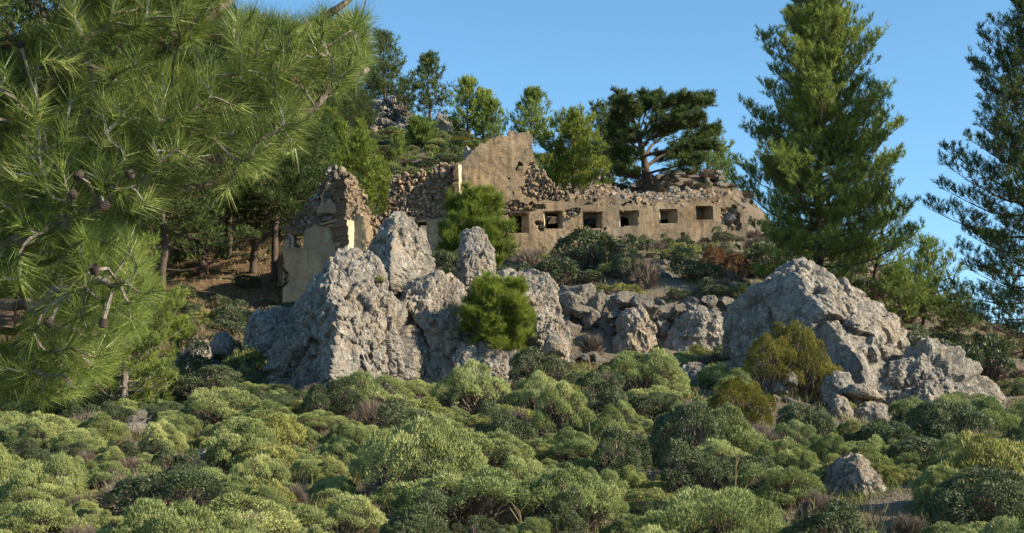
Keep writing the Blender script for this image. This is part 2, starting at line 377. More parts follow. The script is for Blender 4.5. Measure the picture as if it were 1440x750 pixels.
# ------------------------------------------------------------------ boulders and loose rocks
def rock_shape(level, seed, polar=None, size=(1, 1, 1), tf=.6, tb=.6, planes=(), rough=1.0, cell=1.6, box=.8, lean=0.0, mean=1.0, ridge=None):
    """polar: (angles, radii) of the outline seen from the path; without it the rock is a chipped lump.
    tf, tb: depth towards and away from the path; planes cut flat faces: (nx, ny, nz, d)"""
    u, f = ico(level)
    if polar is None:
        p = u * np.asarray(size)[None]; S_ = float(np.mean(size))
        rng = np.random.default_rng(seed)
        for _ in range(11):
            n = norm(rng.normal(size=3)); d = rng.uniform(.55, .9)
            k = np.maximum(0, u @ n - d); p = p - (k[:, None] * n[None]) * np.asarray(size)[None]
    else:
        s = np.hypot(u[:, 0], u[:, 2]); th = np.arctan2(u[:, 2], u[:, 0])
        R = np.interp(th, polar[0], polar[1], period=2 * math.pi)
        p = np.empty_like(u)
        p[:, 0] = R * s ** box * np.cos(th); p[:, 2] = R * s ** box * np.sin(th)
        dep = np.sign(u[:, 1]) * np.abs(u[:, 1]) ** .85
        low = np.clip(-p[:, 2] / mean, -1, 1)
        p[:, 1] = np.where(dep < 0, dep * tf * (1 + lean * low), dep * tb * (1 + .3 * low))
        if ridge:                                                     # two faces meeting along an edge turned to the path
            xr, wl, wr, tilt_ = ridge; dx = p[:, 0] - xr - tilt_ * p[:, 2]
            prof = np.where(dx < 0, 1 + dx / wl, 1 - dx / wr); p[:, 1] = np.where(dep < 0, p[:, 1] * np.clip(prof, .10, 1), p[:, 1])
        S_ = mean
    for nx, ny, nz, d in planes:
        n = norm(np.array([nx, ny, nz], float)); k = np.maximum(0, p @ n - d * S_); p = p - k[:, None] * n[None] * .93
    nrm = norm(p / (np.array([1, 1, 1.0]) * S_))
    q = p / S_ + seed * 7.31
    f1, f2, cid = worley(q * cell + fbm(q * 2, 2, seed)[:, None] * .3, seed)
    crack = np.clip((f2 - f1) / .16, 0, 1)
    dsp = (cid - .5) * .19 - (1 - crack) ** 2 * .075
    g1, g2, gid = worley(q * cell * 3.1, seed + 5)
    dsp += (gid - .5) * .085 - (1 - np.clip((g2 - g1) / .2, 0, 1)) * .03
    h1, h2, hid = worley(q * cell * 8.5, seed + 6); dsp += (hid - .5) * .036 - (1 - np.clip((h2 - h1) / .25, 0, 1)) * .012
    dsp += fbm(q * 1.3, 3, seed) * .07 + ridged(q * 3.4, 5, seed + 3) * .036 + fbm(q * 11, 3, seed + 8) * .032
    # weathering flutes down the face
    fl = q.copy(); fl[:, 2] *= .22
    dsp += ridged(fl * 4.2, 3, seed + 21) * .028
    return p + nrm * (dsp * S_ * rough)[:, None], f

def outline_rock(name, pts, d, tf, tb, label, cat='boulder', level=6, seed=1, planes=(), rough=1.0, cell=1.6, lean=.35, mat='rock', group=None, box=.8, ridge=None):
    P3 = np.array([at(x, y, d) for x, y in pts]); c = P3.mean(0)
    xy = P3[:, [0, 2]]; A = xy; B = np.roll(xy, -1, 0)
    cr = A[:, 0] * B[:, 1] - B[:, 0] * A[:, 1]; ar = cr.sum() / 2
    cx, cz = ((A[:, 0] + B[:, 0]) * cr).sum() / (6 * ar), ((A[:, 1] + B[:, 1]) * cr).sum() / (6 * ar)
    # densify the outline, then read it as angle and radius
    E = np.concatenate([A + (B - A) * t for t in np.linspace(0, 1, 12, endpoint=False)])
    th = np.arctan2(E[:, 1] - cz, E[:, 0] - cx); r = np.hypot(E[:, 1] - cz, E[:, 0] - cx)
    o = np.argsort(th); mean = math.sqrt(abs(ar) / math.pi)
    v, f = rock_shape(level, seed, (th[o], r[o]), tf=tf, tb=tb, planes=planes, rough=rough, cell=cell, lean=lean, mean=mean, box=box, ridge=None if ridge is None else ((ridge[0] - 720) / FOC * d - cx, ridge[1], ridge[2], ridge[3]))
    g = Geo(); g.add(v, f)
    return link(name, g.mesh(name, M[mat], level < 6), None, label, cat, group, loc=(cx, d, cz))

BOULDERS = []
def big(pts, d, tf, tb, label, **k):
    o = outline_rock('boulder', pts, d, tf, tb, label, **k)
    xs = [p[0] for p in pts]; BOULDERS.append((min(xs), max(xs), d, tf, tb)); return o

big([(372, 600), (376, 550), (384, 500), (402, 468), (420, 430), (440, 402), (462, 376), (488, 356), (514, 358), (534, 378), (548, 406), (570, 424), (574, 458), (586, 482), (590, 512), (584, 560), (560, 600), (470, 612)],
    28.6, 2.5, 1.5, 'largest grey limestone boulder in front of the gabled end of the ruin', level=7, seed=11,
    ridge=(492, 1.75, 2.1, .06), planes=((.2, -.6, .75, 1.0),), rough=.95, box=.62)
big([(514, 410), (520, 350), (538, 318), (556, 302), (578, 304), (594, 326), (604, 350), (612, 385), (600, 420), (556, 430)], 31.5, 1.5, .9,
    'pointed grey boulder standing behind and above the largest boulder, below the rubble wall', level=6, seed=23, ridge=(556, .95, 1.0, 0), rough=.95, box=.6)
big([(640, 420), (646, 350), (650, 330), (664, 320), (680, 324), (692, 344), (695, 372), (690, 420)], 32.5, .5, .5,
    'upright rounded grey stone with pale lichen in front of the soft young pine', level=6, seed=31, rough=.8, planes=((-.7, -.5, .3, .8),))
big([(552, 540), (556, 470), (566, 410), (586, 388), (612, 378), (636, 384), (654, 402), (664, 440), (668, 500), (664, 560), (600, 570)], 29.6, 1.0, 1.2,
    'broad warm grey boulder in the middle of the outcrop, half shaded by its neighbours', level=6, seed=43, mat='rock_warm', planes=((.55, -.8, .25, .58), (-.45, -.8, .4, .80)), rough=1.15)
big([(672, 480), (682, 410), (690, 392), (716, 382), (745, 382), (770, 392), (785, 412), (789, 440), (782, 470), (730, 490)], 30.2, .95, .9,
    'smooth topped grey boulder behind the small round pine bush', level=6, seed=53, planes=((.2, -.8, .5, .85),), rough=.85)
big([(735, 520), (742, 470), (752, 448), (776, 446), (796, 462), (801, 486), (796, 520), (765, 535)], 29.3, .6, .6,
    'low pale limestone rock with dark holes right of the small round pine bush', level=6, seed=61, mat='rock_warm', rough=1.1)
big([(620, 560), (632, 500), (650, 484), (690, 484), (728, 492), (744, 540), (720, 570), (640, 575)], 28.6, .6, .8,
    'dark weathered rock at the foot of the outcrop under the small round pine bush', level=6, seed=67)
big([(344, 510), (350, 462), (360, 444), (384, 432), (408, 434), (416, 450), (414, 490), (400, 520)], 32, .7, .7,
    'rounded grey boulder left of the largest boulder, below the corner of the gabled ruin', level=6, seed=71, planes=((.5, -.7, .4, .8),))
big([(1026, 600), (1028, 470), (1034, 432), (1050, 416), (1070, 400), (1090, 387), (1112, 376), (1136, 370), (1150, 382), (1164, 396), (1184, 412), (1210, 424), (1240, 440), (1258, 462), (1266, 490), (1264, 525), (1240, 580), (1200, 620), (1100, 620)],
    28, 2.7, 1.6, 'huge angular limestone boulder with a sharp ridge and shaded left face', level=7, seed=83, mat='rock',
    ridge=(1158, 1.95, 2.3, -.10), planes=((.3, -.6, .72, .95),), rough=.75, cell=1.1, lean=.3, box=.62)
big([(1175, 620), (1186, 540), (1214, 520), (1250, 506), (1272, 492), (1292, 487), (1316, 490), (1340, 498), (1362, 514), (1384, 536), (1402, 560), (1414, 584), (1410, 630), (1290, 640)],
    26.5, 1.3, 1.5, 'long low grey limestone boulder right of the huge angular one', level=6, seed=97, planes=((.35, -.75, .5, .66), (-.4, -.75, .4, .72)), rough=1.0, cell=1.3)
big([(1158, 735), (1163, 690), (1168, 660), (1182, 644), (1198, 640), (1218, 652), (1236, 668), (1243, 690), (1240, 712), (1226, 735), (1190, 745)], 14.2, .32, .35,
    'brown grey rock alone among the bushes low on the slope, below the long boulder', level=6, seed=103, mat='rock_warm', planes=((-.5, -.7, .3, .7), (.6, -.6, .4, .75)))
big([(950, 565), (952, 530), (957, 516), (976, 511), (994, 514), (1000, 528), (1000, 552), (985, 568)], 25, .3, .35,
    'squarish grey rock standing among green bushes below the dry stone wall', level=6, seed=113, planes=((-.5, -.8, .1, .6), (.7, -.6, .2, .7)), rough=.7)
big([(1156, 570), (1154, 545), (1162, 530), (1178, 523), (1194, 526), (1200, 545), (1196, 565), (1175, 575)], 23.6, .25, .3,
    'dark jagged rock beside the leaning flat slab at the foot of the huge boulder', level=5, seed=127, planes=((-.5, -.7, .2, .7),))
big([(1186, 552), (1194, 541), (1212, 540), (1232, 550), (1244, 564), (1232, 566), (1206, 562)], 23.2, .3, .35,
    'flat leaning slab of warm limestone at the foot of the huge boulder', level=5, seed=131, mat='rock_warm', rough=.6)
big([(1164, 600), (1166, 566), (1176, 556), (1190, 562), (1198, 578), (1196, 605)], 22.8, .25, .3, 'pale rock under the leaning flat slab', level=5, seed=137, mat='rock_warm')
big([(1196, 605), (1204, 572), (1230, 566), (1254, 572), (1268, 584), (1262, 610)], 22.9, .3, .35, 'low pinkish rock right of the leaning flat slab', level=5, seed=139, mat='rock_warm')
big([(1076, 545), (1082, 512), (1096, 500), (1112, 500), (1118, 516), (1114, 545)], 24.3, .25, .3, 'pitted pale rock in front of the large olive cushion bush', level=5, seed=149)
big([(1066, 560), (1070, 540), (1077, 527), (1084, 542), (1086, 562)], 23.8, .12, .14, 'small pointed white stone by the olive cushion bush', level=5, seed=151)
big([(1084, 553), (1090, 534), (1100, 536), (1110, 544), (1106, 556)], 23.7, .15, .15, 'flat white stone below the pitted pale rock', level=5, seed=157)
big([(1100, 541), (1103, 526), (1114, 522), (1121, 530), (1120, 544)], 23.6, .13, .14, 'small round grey stone right of the pitted pale rock', level=5, seed=163)
big([(258, 520), (262, 494), (274, 482), (290, 478), (298, 494), (296, 520)], 31.5, .35, .4, 'light grey rock at the edge of the wood, left of the rounded boulder', level=5, seed=167)
big([(292, 506), (296, 484), (304, 470), (316, 466), (326, 474), (330, 505)], 32, .3, .35, 'white topped rock at the edge of the wood next to the light grey rock', level=5, seed=173, mat='rock_small')
big([(270, 660), (278, 640), (296, 628), (318, 625), (331, 632), (326, 646), (310, 660)], 16.6, .35, .4, 'flat white limestone outcrop among the cushion bushes on the left of the slope', level=5, seed=179, mat='rock_small', rough=.8)
big([(166, 612), (172, 598), (186, 594), (200, 594), (214, 602), (210, 614)], 19.8, .3, .4, 'pale flat stone at the edge of the shaded hollow', level=5, seed=181, mat='rock_small', rough=.8)
big([(765, 500), (766, 478), (776, 468), (790, 470), (799, 484), (796, 502)], 28.2, .2, .25, 'tan stone lying in front of the pale rock with dark holes', level=5, seed=191, mat='rock_warm', rough=.7)
big([(1160, 430), (1172, 385), (1190, 352), (1210, 345), (1226, 360), (1232, 400), (1220, 430)], 46, 1.0, 1.0, 'tan weathered crag showing behind the tall pine above the huge boulder', level=6, seed=193, mat='rock_warm')
big([(1240, 440), (1250, 405), (1266, 388), (1280, 392), (1288, 420), (1284, 445)], 44, .7, .7, 'reddish crag between the two young pines behind the huge boulder', level=5, seed=197, mat='rock_warm')
M['rock_crag'] = limestone_mat('crest_limestone', base=(.20, .19, .17), warm=(.30, .235, .165), dark=(.05, .05, .048), sc=.8)
# crags on the hill crest far behind
for k, (pts, d, lab) in enumerate([
    ([(484, 185), (488, 160), (500, 145), (516, 150), (528, 166), (540, 178), (536, 195), (505, 200)], 116, 'grey crag on the hill crest, lowest and leftmost of the three crags in a row'),
    ([(534, 195), (540, 160), (548, 138), (556, 124), (564, 132), (570, 150), (580, 168), (586, 190), (560, 200)], 119, 'pinnacle of pale crags highest on the hill crest'),
    ([(606, 205), (608, 180), (616, 166), (628, 166), (640, 182), (645, 200), (630, 210)], 114, 'rounded pale crag on the hill crest right of the single pine'),
    ([(505, 205), (515, 180), (540, 172), (570, 182), (582, 200), (560, 212), (520, 212)], 112, 'broad grey crag on the hill crest below the pinnacle')]):
    big([(x, y - 5) for x, y in pts], d - 3, 3.0, 2.0, lab, level=6, seed=211 + k, rough=1.9, cell=3.0, mat='rock_crag', box=.6, planes=((-.5, -.7, .4, .7), (.6, -.5, .5, .75), (0, -.6, .8, .8)))
# small loose stones: individual lumps that share four shapes
LUMP = []
for s in range(6):
    v, f = rock_shape(4, 301 + s, None, size=(1, .85, .7), rough=.7, cell=1.3)
    g = Geo(); g.add(v, f); LUMP.append(g.mesh('loose_stone', M['rock_small'], False))
def loose(px, d, r, rng, label, group, sink=.25, mat=None):
    p = gx(px, d)
    o = link('loose_stone', LUMP[rng.integers(6)], None, label, 'stone', group, loc=(p[0], p[1], p[2] + r * (.5 - sink)))
    o.scale = (r * rng.uniform(.8, 1.3), r * rng.uniform(.8, 1.2), r * rng.uniform(.6, 1.1)); o.rotation_euler = (rng.uniform(-.4, .4), rng.uniform(-.4, .4), rng.uniform(0, 6.3))
    return o
rs = np.random.default_rng(5)
for k in range(46):
    px = rs.uniform(486, 648); o = loose(px, rs.uniform(106, 117), rs.uniform(.35, 1.25), rs, 'grey block of the broken outcrop along the hill crest', 'blocks of the crest outcrop', sink=.1)
    o.name = 'crag_block'
for k in range(40): loose(rs.uniform(870, 1050), rs.uniform(59, 62.5), rs.uniform(.12, .4), rs, 'stone sticking out of the earth bank behind the window wall', 'stones of the earth bank', sink=.1)
for px, d, r, lab in ((420, 15.2, .12, 'pale stone among the bushes right of the flat white outcrop'), (528, 17.8, .14, 'pale stone showing between bushes below the cauliflower bush'), (140, 13.6, .12, 'grey stone among the bushes left of the leafless bush'), (905, 18.4, .15, 'grey stone among the bushes left of the large dark green bush'), (1070, 16.0, .13, 'grey stone between the bushes above the tall brown stalk'), (612, 20.5, .16, 'white stone below the cauliflower bush on its right'), (1300, 13.0, .12, 'grey stone in the shade left of the bottom right bush'), (745, 10.6, .09, 'bleached stone at the bottom edge between the two big cushion bushes')):
    loose(px, d, r, rs, lab, 'single stones of the front slope', sink=.05)
for k in range(16): loose(rs.uniform(770, 840), rs.uniform(29.4, 31), rs.uniform(.10, .26), rs, 'pale loose stone lying below the left end of the dry stone wall', 'loose stones below the dry stone wall')
for k in range(26): loose(rs.uniform(835, 930), rs.uniform(35.5, 39), rs.uniform(.08, .28), rs, 'pale loose stone on the terrace just above the dry stone wall', 'loose stones on the terrace')
for k in range(46): loose(rs.uniform(930, 1010), rs.uniform(36, 45), rs.uniform(.07, .22), rs, 'pale loose stone on the open stony patch of the terrace', 'loose stones on the stony patch')
for k in range(34): loose(rs.uniform(740, 1050), rs.uniform(47, 52.5), rs.uniform(.08, .24), rs, 'fallen stone lying at the foot of the window wall', 'fallen stones below the window wall')
for k in range(10): loose(rs.uniform(0, 60), rs.uniform(20, 22.5), rs.uniform(.10, .22), rs, 'pale loose stone in the hollow on the left of the slope', 'loose stones in the left hollow')
for k in range(8): loose(rs.uniform(180, 225), rs.uniform(20.2, 22), rs.uniform(.10, .24), rs, 'stone beside the shaded flat outcrop in the hollow', 'stones around the flat outcrop')
for k in range(12): loose(rs.uniform(1050, 1170), rs.uniform(22.3, 24), rs.uniform(.07, .15), rs, 'small pale stone scattered below the olive cushion bush', 'small stones by the olive cushion bush')
for k in range(14): loose(rs.uniform(250, 420), rs.uniform(30, 33), rs.uniform(.08, .2), rs, 'small stone on the brown slope at the edge of the wood', 'stones at the edge of the wood')

# ------------------------------------------------------------------ dry stone wall on the terrace
def dry_wall():
    rng = np.random.default_rng(77)
    b = gx(905, 33.6)
    root = link('dry_stone_wall', None, None, 'tumbled dry stone wall of grey boulders holding up the terrace below the ruin', 'stone wall', loc=b)
    shapes = []
    for s in range(8):
        v, f = rock_shape(4, 401 + s, None, size=(1, .8, .78), rough=.6, cell=1.2)
        g = Geo(); g.add(v, f); shapes.append(g.mesh('stone', M['rock'], False))
    def stone(px, py, d, rx, rz, mesh=None):
        c = at(px, py, d) - b
        o = link('stone', mesh or shapes[rng.integers(8)], root, loc=c)
        o.scale = (rx * 1.12, max(rx, rz) * .95, rz * 1.35); o.rotation_euler = (rng.uniform(-.25, .25), rng.uniform(-.25, .25), rng.uniform(-.6, .6))
    k = 33.4 / FOC
    # the stones one can tell apart in the photograph: px, py, half width, half height
    seen = [(812, 412, 26, 19), (798, 425, 18, 16), (836, 423, 17, 18), (862, 426, 12, 14), (880, 424, 20, 14), (904, 428, 18, 13), (918, 438, 11, 12), (918, 452, 7, 8), (928, 428, 9, 8),
            (974, 426, 10, 10), (996, 425, 13, 10), (1020, 428, 14, 11), (1034, 432, 8, 9), (940, 440, 15, 12), (955, 432, 10, 8), (990, 440, 12, 9), (1012, 444, 14, 11), (1030, 452, 12, 14),
            (792, 448, 12, 14), (806, 462, 14, 14), (826, 446, 17, 16), (846, 450, 14, 12), (866, 446, 13, 12), (815, 438, 14, 9), (1022, 480, 12, 13), (1028, 466, 10, 12), (1016, 498, 13, 12), (930, 462, 12, 14), (922, 474, 12, 14),
            (800, 482, 14, 12), (818, 486, 15, 11), (838, 476, 14, 12), (852, 466, 12, 12), (860, 484, 14, 12), (838, 494, 18, 10), (880, 500, 16, 10), (784, 432, 10, 10), (1006, 462, 14, 12), (1000, 478, 14, 12)]
    for px, py, a, c in seen: stone(px, py, 33.4 + rng.uniform(-.2, .25), a * k, c * k)
    for q in range(70):                                            # smaller stones wedged behind and between
        px = rng.uniform(782, 1042); py = rng.uniform(420, 505)
        stone(px, py, 33.95 + (500 - py) * -.004 + rng.uniform(0, .25), rng.uniform(5, 12) * k, rng.uniform(4, 10) * k)
    for pts, sd, mt, dd in (([(866, 515), (870, 470), (874, 442), (888, 434), (904, 436), (914, 452), (920, 476), (914, 515)], 421, 'rock_warm', 33.0),
                            ([(935, 515), (936, 478), (946, 458), (962, 440), (984, 432), (1004, 440), (1018, 460), (1020, 490), (1014, 515)], 422, 'rock', 33.2)):
        P3 = np.array([at(x, y, dd) for x, y in pts]); cc = P3.mean(0); th = np.arctan2(P3[:, 2] - cc[2], P3[:, 0] - cc[0]); r = np.hypot(P3[:, 2] - cc[2], P3[:, 0] - cc[0]); o = np.argsort(th)
        v, f = rock_shape(5, sd, (th[o], r[o]), tf=.5, tb=.6, mean=float(r.mean()), planes=((-.4, -.8, .2, .6),) if sd == 422 else ())
        g = Geo(); g.add(v, f); link('stone', g.mesh('stone', M[mt], False), root, loc=cc - b)
    # the packed earth behind the stones
    v, f = rock_shape(5, 431, None, size=(2.35, .75, 1.0), rough=.5); g = Geo(); g.add(v, f)
    link('earth_core', g.mesh('earth_core', M['ground']), root, loc=at(910, 468, 34.9) - b)
dry_wall()
# ------------------------------------------------------------------ the ruin
def plaster_mat(name, a, b_, dark, pale):
    m, nt, b = new_mat(name)
    co = nd(nt, 'ShaderNodeTexCoord').outputs['Object']
    n1 = noise(nt, co, .8, 6, .62, .5); n2 = noise(nt, co, 5, 6, .7, .3); n3 = noise(nt, co, 34, 3, .7)
    c = ramp(nt, n1, [(.32, b_), (.5, a), (.7, pale)])
    c = mixc(nt, ramp(nt, n2, [(.36, (.75, .75, .75)), (.5, (0, 0, 0))]), c, dark)
    mp = nd(nt, 'ShaderNodeMapping'); mp.inputs['Scale'].default_value = (4, 4, .5); nt.links.new(co, mp.inputs['Vector'])
    st = noise(nt, mp.outputs[0], 1.2, 5, .65)
    c = mixc(nt, ramp(nt, st, [(.49, (0, 0, 0)), (.66, (.75, .75, .75))]), c, dark)
    big_ = noise(nt, co, .35, 4, .7, 1.0); c = mixc(nt, ramp(nt, big_, [(.45, (0, 0, 0)), (.62, (.55, .55, .55))]), c, tuple(.5 * (x + y) for x, y in zip(dark, (.30, .27, .22))))
    c = mixc(nt, ramp(nt, n3, [(.6, (0, 0, 0)), (.68, (.5, .5, .5))]), c, pale)
    nt.links.new(c, b.inputs['Base Color']); b.inputs['Roughness'].default_value = .95; b.inputs['Specular IOR Level'].default_value = .1
    ad = nd(nt, 'ShaderNodeMath', operation='ADD'); nt.links.new(n2, ad.inputs[0]); nt.links.new(n3, ad.inputs[1])
    bump(nt, b, ad.outputs[0], .8, .05); return m
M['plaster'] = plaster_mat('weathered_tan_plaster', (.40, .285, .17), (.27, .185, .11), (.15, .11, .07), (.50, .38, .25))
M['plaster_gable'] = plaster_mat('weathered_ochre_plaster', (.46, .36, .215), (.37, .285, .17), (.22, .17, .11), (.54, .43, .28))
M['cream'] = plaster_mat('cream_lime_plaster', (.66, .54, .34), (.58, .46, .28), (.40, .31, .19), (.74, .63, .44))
def stone_mat(name, stops):
    m, nt, b = new_mat(name)
    a = nd(nt, 'ShaderNodeAttribute', attribute_name='tint'); oi = nd(nt, 'ShaderNodeObjectInfo')
    co = nd(nt, 'ShaderNodeTexCoord').outputs['Object']
    s = nd(nt, 'ShaderNodeMath', operation='ADD'); nt.links.new(a.outputs['Fac'], s.inputs[0]); nt.links.new(oi.outputs['Random'], s.inputs[1])
    fr = nd(nt, 'ShaderNodeMath', operation='FRACT'); nt.links.new(s.outputs[0], fr.inputs[0])
    c = ramp(nt, fr.outputs[0], stops)
    n = noise(nt, co, 9, 5, .7)
    c = mixc(nt, ramp(nt, n, [(.38, (.6, .6, .6)), (.55, (0, 0, 0))]), c, (.13, .105, .08))
    nt.links.new(c, b.inputs['Base Color']); b.inputs['Roughness'].default_value = .95; b.inputs['Specular IOR Level'].default_value = .1
    bump(nt, b, n, .7, .03); return m
M['rubble'] = stone_mat('rubble_stone', [(0, (.16, .13, .10)), (.25, (.33, .235, .145)), (.45, (.20, .165, .135)), (.65, (.38, .27, .16)), (.85, (.19, .135, .09)), (1, (.42, .35, .255))])
M['rubble_grey'] = stone_mat('grey_rubble_stone', [(0, (.13, .12, .11)), (.4, (.22, .20, .18)), (.7, (.17, .15, .13)), (1, (.34, .31, .27))])
M['core'] = plaster_mat('rubble_core_earth', (.22, .155, .095), (.14, .10, .065), (.075, .058, .042), (.33, .25, .165))
M['wood'] = bark_mat('weathered_lintel_wood', (.05, .035, .025), (.13, .10, .075), 20)

def inside(x, y, poly):
    r = np.zeros(x.shape, bool); n = len(poly)
    for i in range(n):
        x1, y1 = poly[i]; x2, y2 = poly[(i + 1) % n]
        c = ((y1 > y) != (y2 > y)); r ^= c & (x < (x2 - x1) * (y - y1) / (y2 - y1 + 1e-12) + x1)
    return r

RB = np.array([0.0, 54.0, gz(0, 54.0)])
ruin = link('ruined_building', None, None, 'roofless ruin with plastered stone walls, six small square windows and a broken gable', 'ruin', loc=RB)

class Plane:
    """an upright wall plane through two points; pixels are read onto it"""
    def __init__(s, pa, da, pb, db):
        s.o = np.array([(pa - 720) / FOC * da, da, 0.0]); q = np.array([(pb - 720) / FOC * db, db, 0.0])
        s.e = norm(q - s.o); s.n = np.array([s.e[1], -s.e[0], 0.0])            # n looks to the path
        if s.n[1] > 0: s.n = -s.n
    def uz(s, px, py):
        r = ray(px, py); t = (s.o @ s.n) / (r @ s.n); p = r * t
        return ((p - s.o) @ s.e, p[2])
    def poly(s, pts): return [s.uz(*p) for p in pts]
    def world(s, u, z, w):
        return s.o[None] + u[:, None] * s.e[None] + z[:, None] * np.array([[0, 0, 1.0]]) + w[:, None] * s.n[None]

def wall_part(name, pl, outline, thick, mats, holes=(), rubble=(), bare=(), cell=.055, seed=1, relief=.02, jag=.10, label=None):
    po = pl.poly(outline); us = [p[0] for p in po]; zs = [p[1] for p in po]
    nu = int((max(us) - min(us)) / cell) + 5; nz = int((max(zs) - min(zs)) / cell) + 5
    u0, z0 = min(us) - 2 * cell, min(zs) - 2 * cell
    cu, cz = np.meshgrid(u0 + (np.arange(nu) + .5) * cell, z0 + (np.arange(nz) + .5) * cell, indexing='ij')
    q = np.stack([cu.ravel(), cz.ravel(), np.zeros(cu.size)], 1) + seed * 3.17
    w1, w2, wi = worley(q * 5.2, seed)                               # the edge breaks along stones
    j1 = ((wi - .5) * jag * 1.6 + fbm(q * 3, 3, seed) * jag).reshape(cu.shape); j2 = (fbm(q * 3, 3, seed + 7) * jag).reshape(cu.shape)
    m = inside(cu + j2 * .6, cz + j1, po)
    for h in holes: m &= ~inside(cu + j2 * .22, cz + j1 * .18, h)
    rb = np.zeros_like(m)
    for r in rubble: rb |= inside(cu + j1 * .9, cz + j2 * .9, pl.poly(r))
    vu, vz = np.meshgrid(u0 + np.arange(nu + 1) * cell, z0 + np.arange(nz + 1) * cell, indexing='ij')
    V = np.stack([vu.ravel(), vz.ravel(), np.zeros(vu.size)], 1) + seed * 3.17
    jx = (vnoise(V * 9, seed + 2) * cell * .38).reshape(vu.shape); jz = (vnoise(V * 9, seed + 3) * cell * .38).reshape(vu.shape)
    f1, f2, fi = worley(V * np.array([[4.4, 5.6, 1]]), seed)
    rough = (-.11 + (fi - .5) * .16 - np.clip(.3 - (f2 - f1), 0, .3) * .22 + fbm(V * 7, 2, seed) * .03).reshape(vu.shape)
    flat = (fbm(V * 1.1, 3, seed) * relief * 2 + fbm(V * 6, 3, seed + 4) * relief * .7).reshape(vu.shape)
    rv = np.zeros((nu + 1, nz + 1)); cn = np.zeros_like(rv)
    for a in (0, 1):
        for c in (0, 1):
            rv[a:a + nu, c:c + nz] += rb; cn[a:a + nu, c:c + nz] += 1
    isr = rv / np.maximum(cn, 1) > .6
    for h in holes:                                                  # keep the window edges straight
        hu = [p[0] for p in h]; hz = [p[1] for p in h]
        near = (vu > min(hu) - 1.5 * cell) & (vu < max(hu) + 1.5 * cell) & (vz > min(hz) - 1.5 * cell) & (vz < max(hz) + 1.5 * cell)
        jx[near] *= .7; jz[near] *= .7; flat[near] *= .5
    W = np.where(isr, rough, flat)
    fr = pl.world((vu + jx).ravel(), (vz + jz).ravel(), W.ravel()); bk = pl.world((vu + jx).ravel(), (vz + jz).ravel(), (rough * .6 - thick).ravel())
    N = vu.size; idx = lambda i, j: i * (nz + 1) + j
    I, J = np.nonzero(m); a, b2, c, d = idx(I, J), idx(I + 1, J), idx(I + 1, J + 1), idx(I, J + 1)
    g = Geo(); isrb = rb[I, J]
    F = np.stack([a, b2, c, d], 1)
    mp = np.pad(m, 1); sides = []
    for di, dj, e1, e2 in ((-1, 0, (0, 1), (0, 0)), (1, 0, (1, 0), (1, 1)), (0, -1, (0, 0), (1, 0)), (0, 1, (1, 1), (0, 1))):
        k = ~mp[I + 1 + di, J + 1 + dj]; A, B = idx(I[k] + e1[0], J[k] + e1[1]), idx(I[k] + e2[0], J[k] + e2[1])
        # three strips through the thickness so the broken edge is uneven
        sides.append(np.stack([B, A, A + N, B + N], 1))
    g.add(np.concatenate([fr, bk]) - RB, None, F[~isrb], .5, 0)
    g.q.append(F[isrb]); g.mq.append(np.full(int(isrb.sum()), 1, np.int32))
    g.q.append(F[:, ::-1] + N); g.mq.append(np.full(len(F), 1, np.int32))
    sd = np.concatenate(sides); g.q.append(sd); g.mq.append(np.full(len(sd), 1, np.int32))
    o = link(name, g.mesh(name, mats, False), ruin, label)
    return o, pl, m, (u0, z0, cell), rb

def flat_poly(px0, py0, px1, py1, pl):
    a = pl.uz(px0, py1); c = pl.uz(px1, py0); return [(a[0], a[1]), (c[0], a[1]), (c[0], c[1]), (a[0], c[1])]

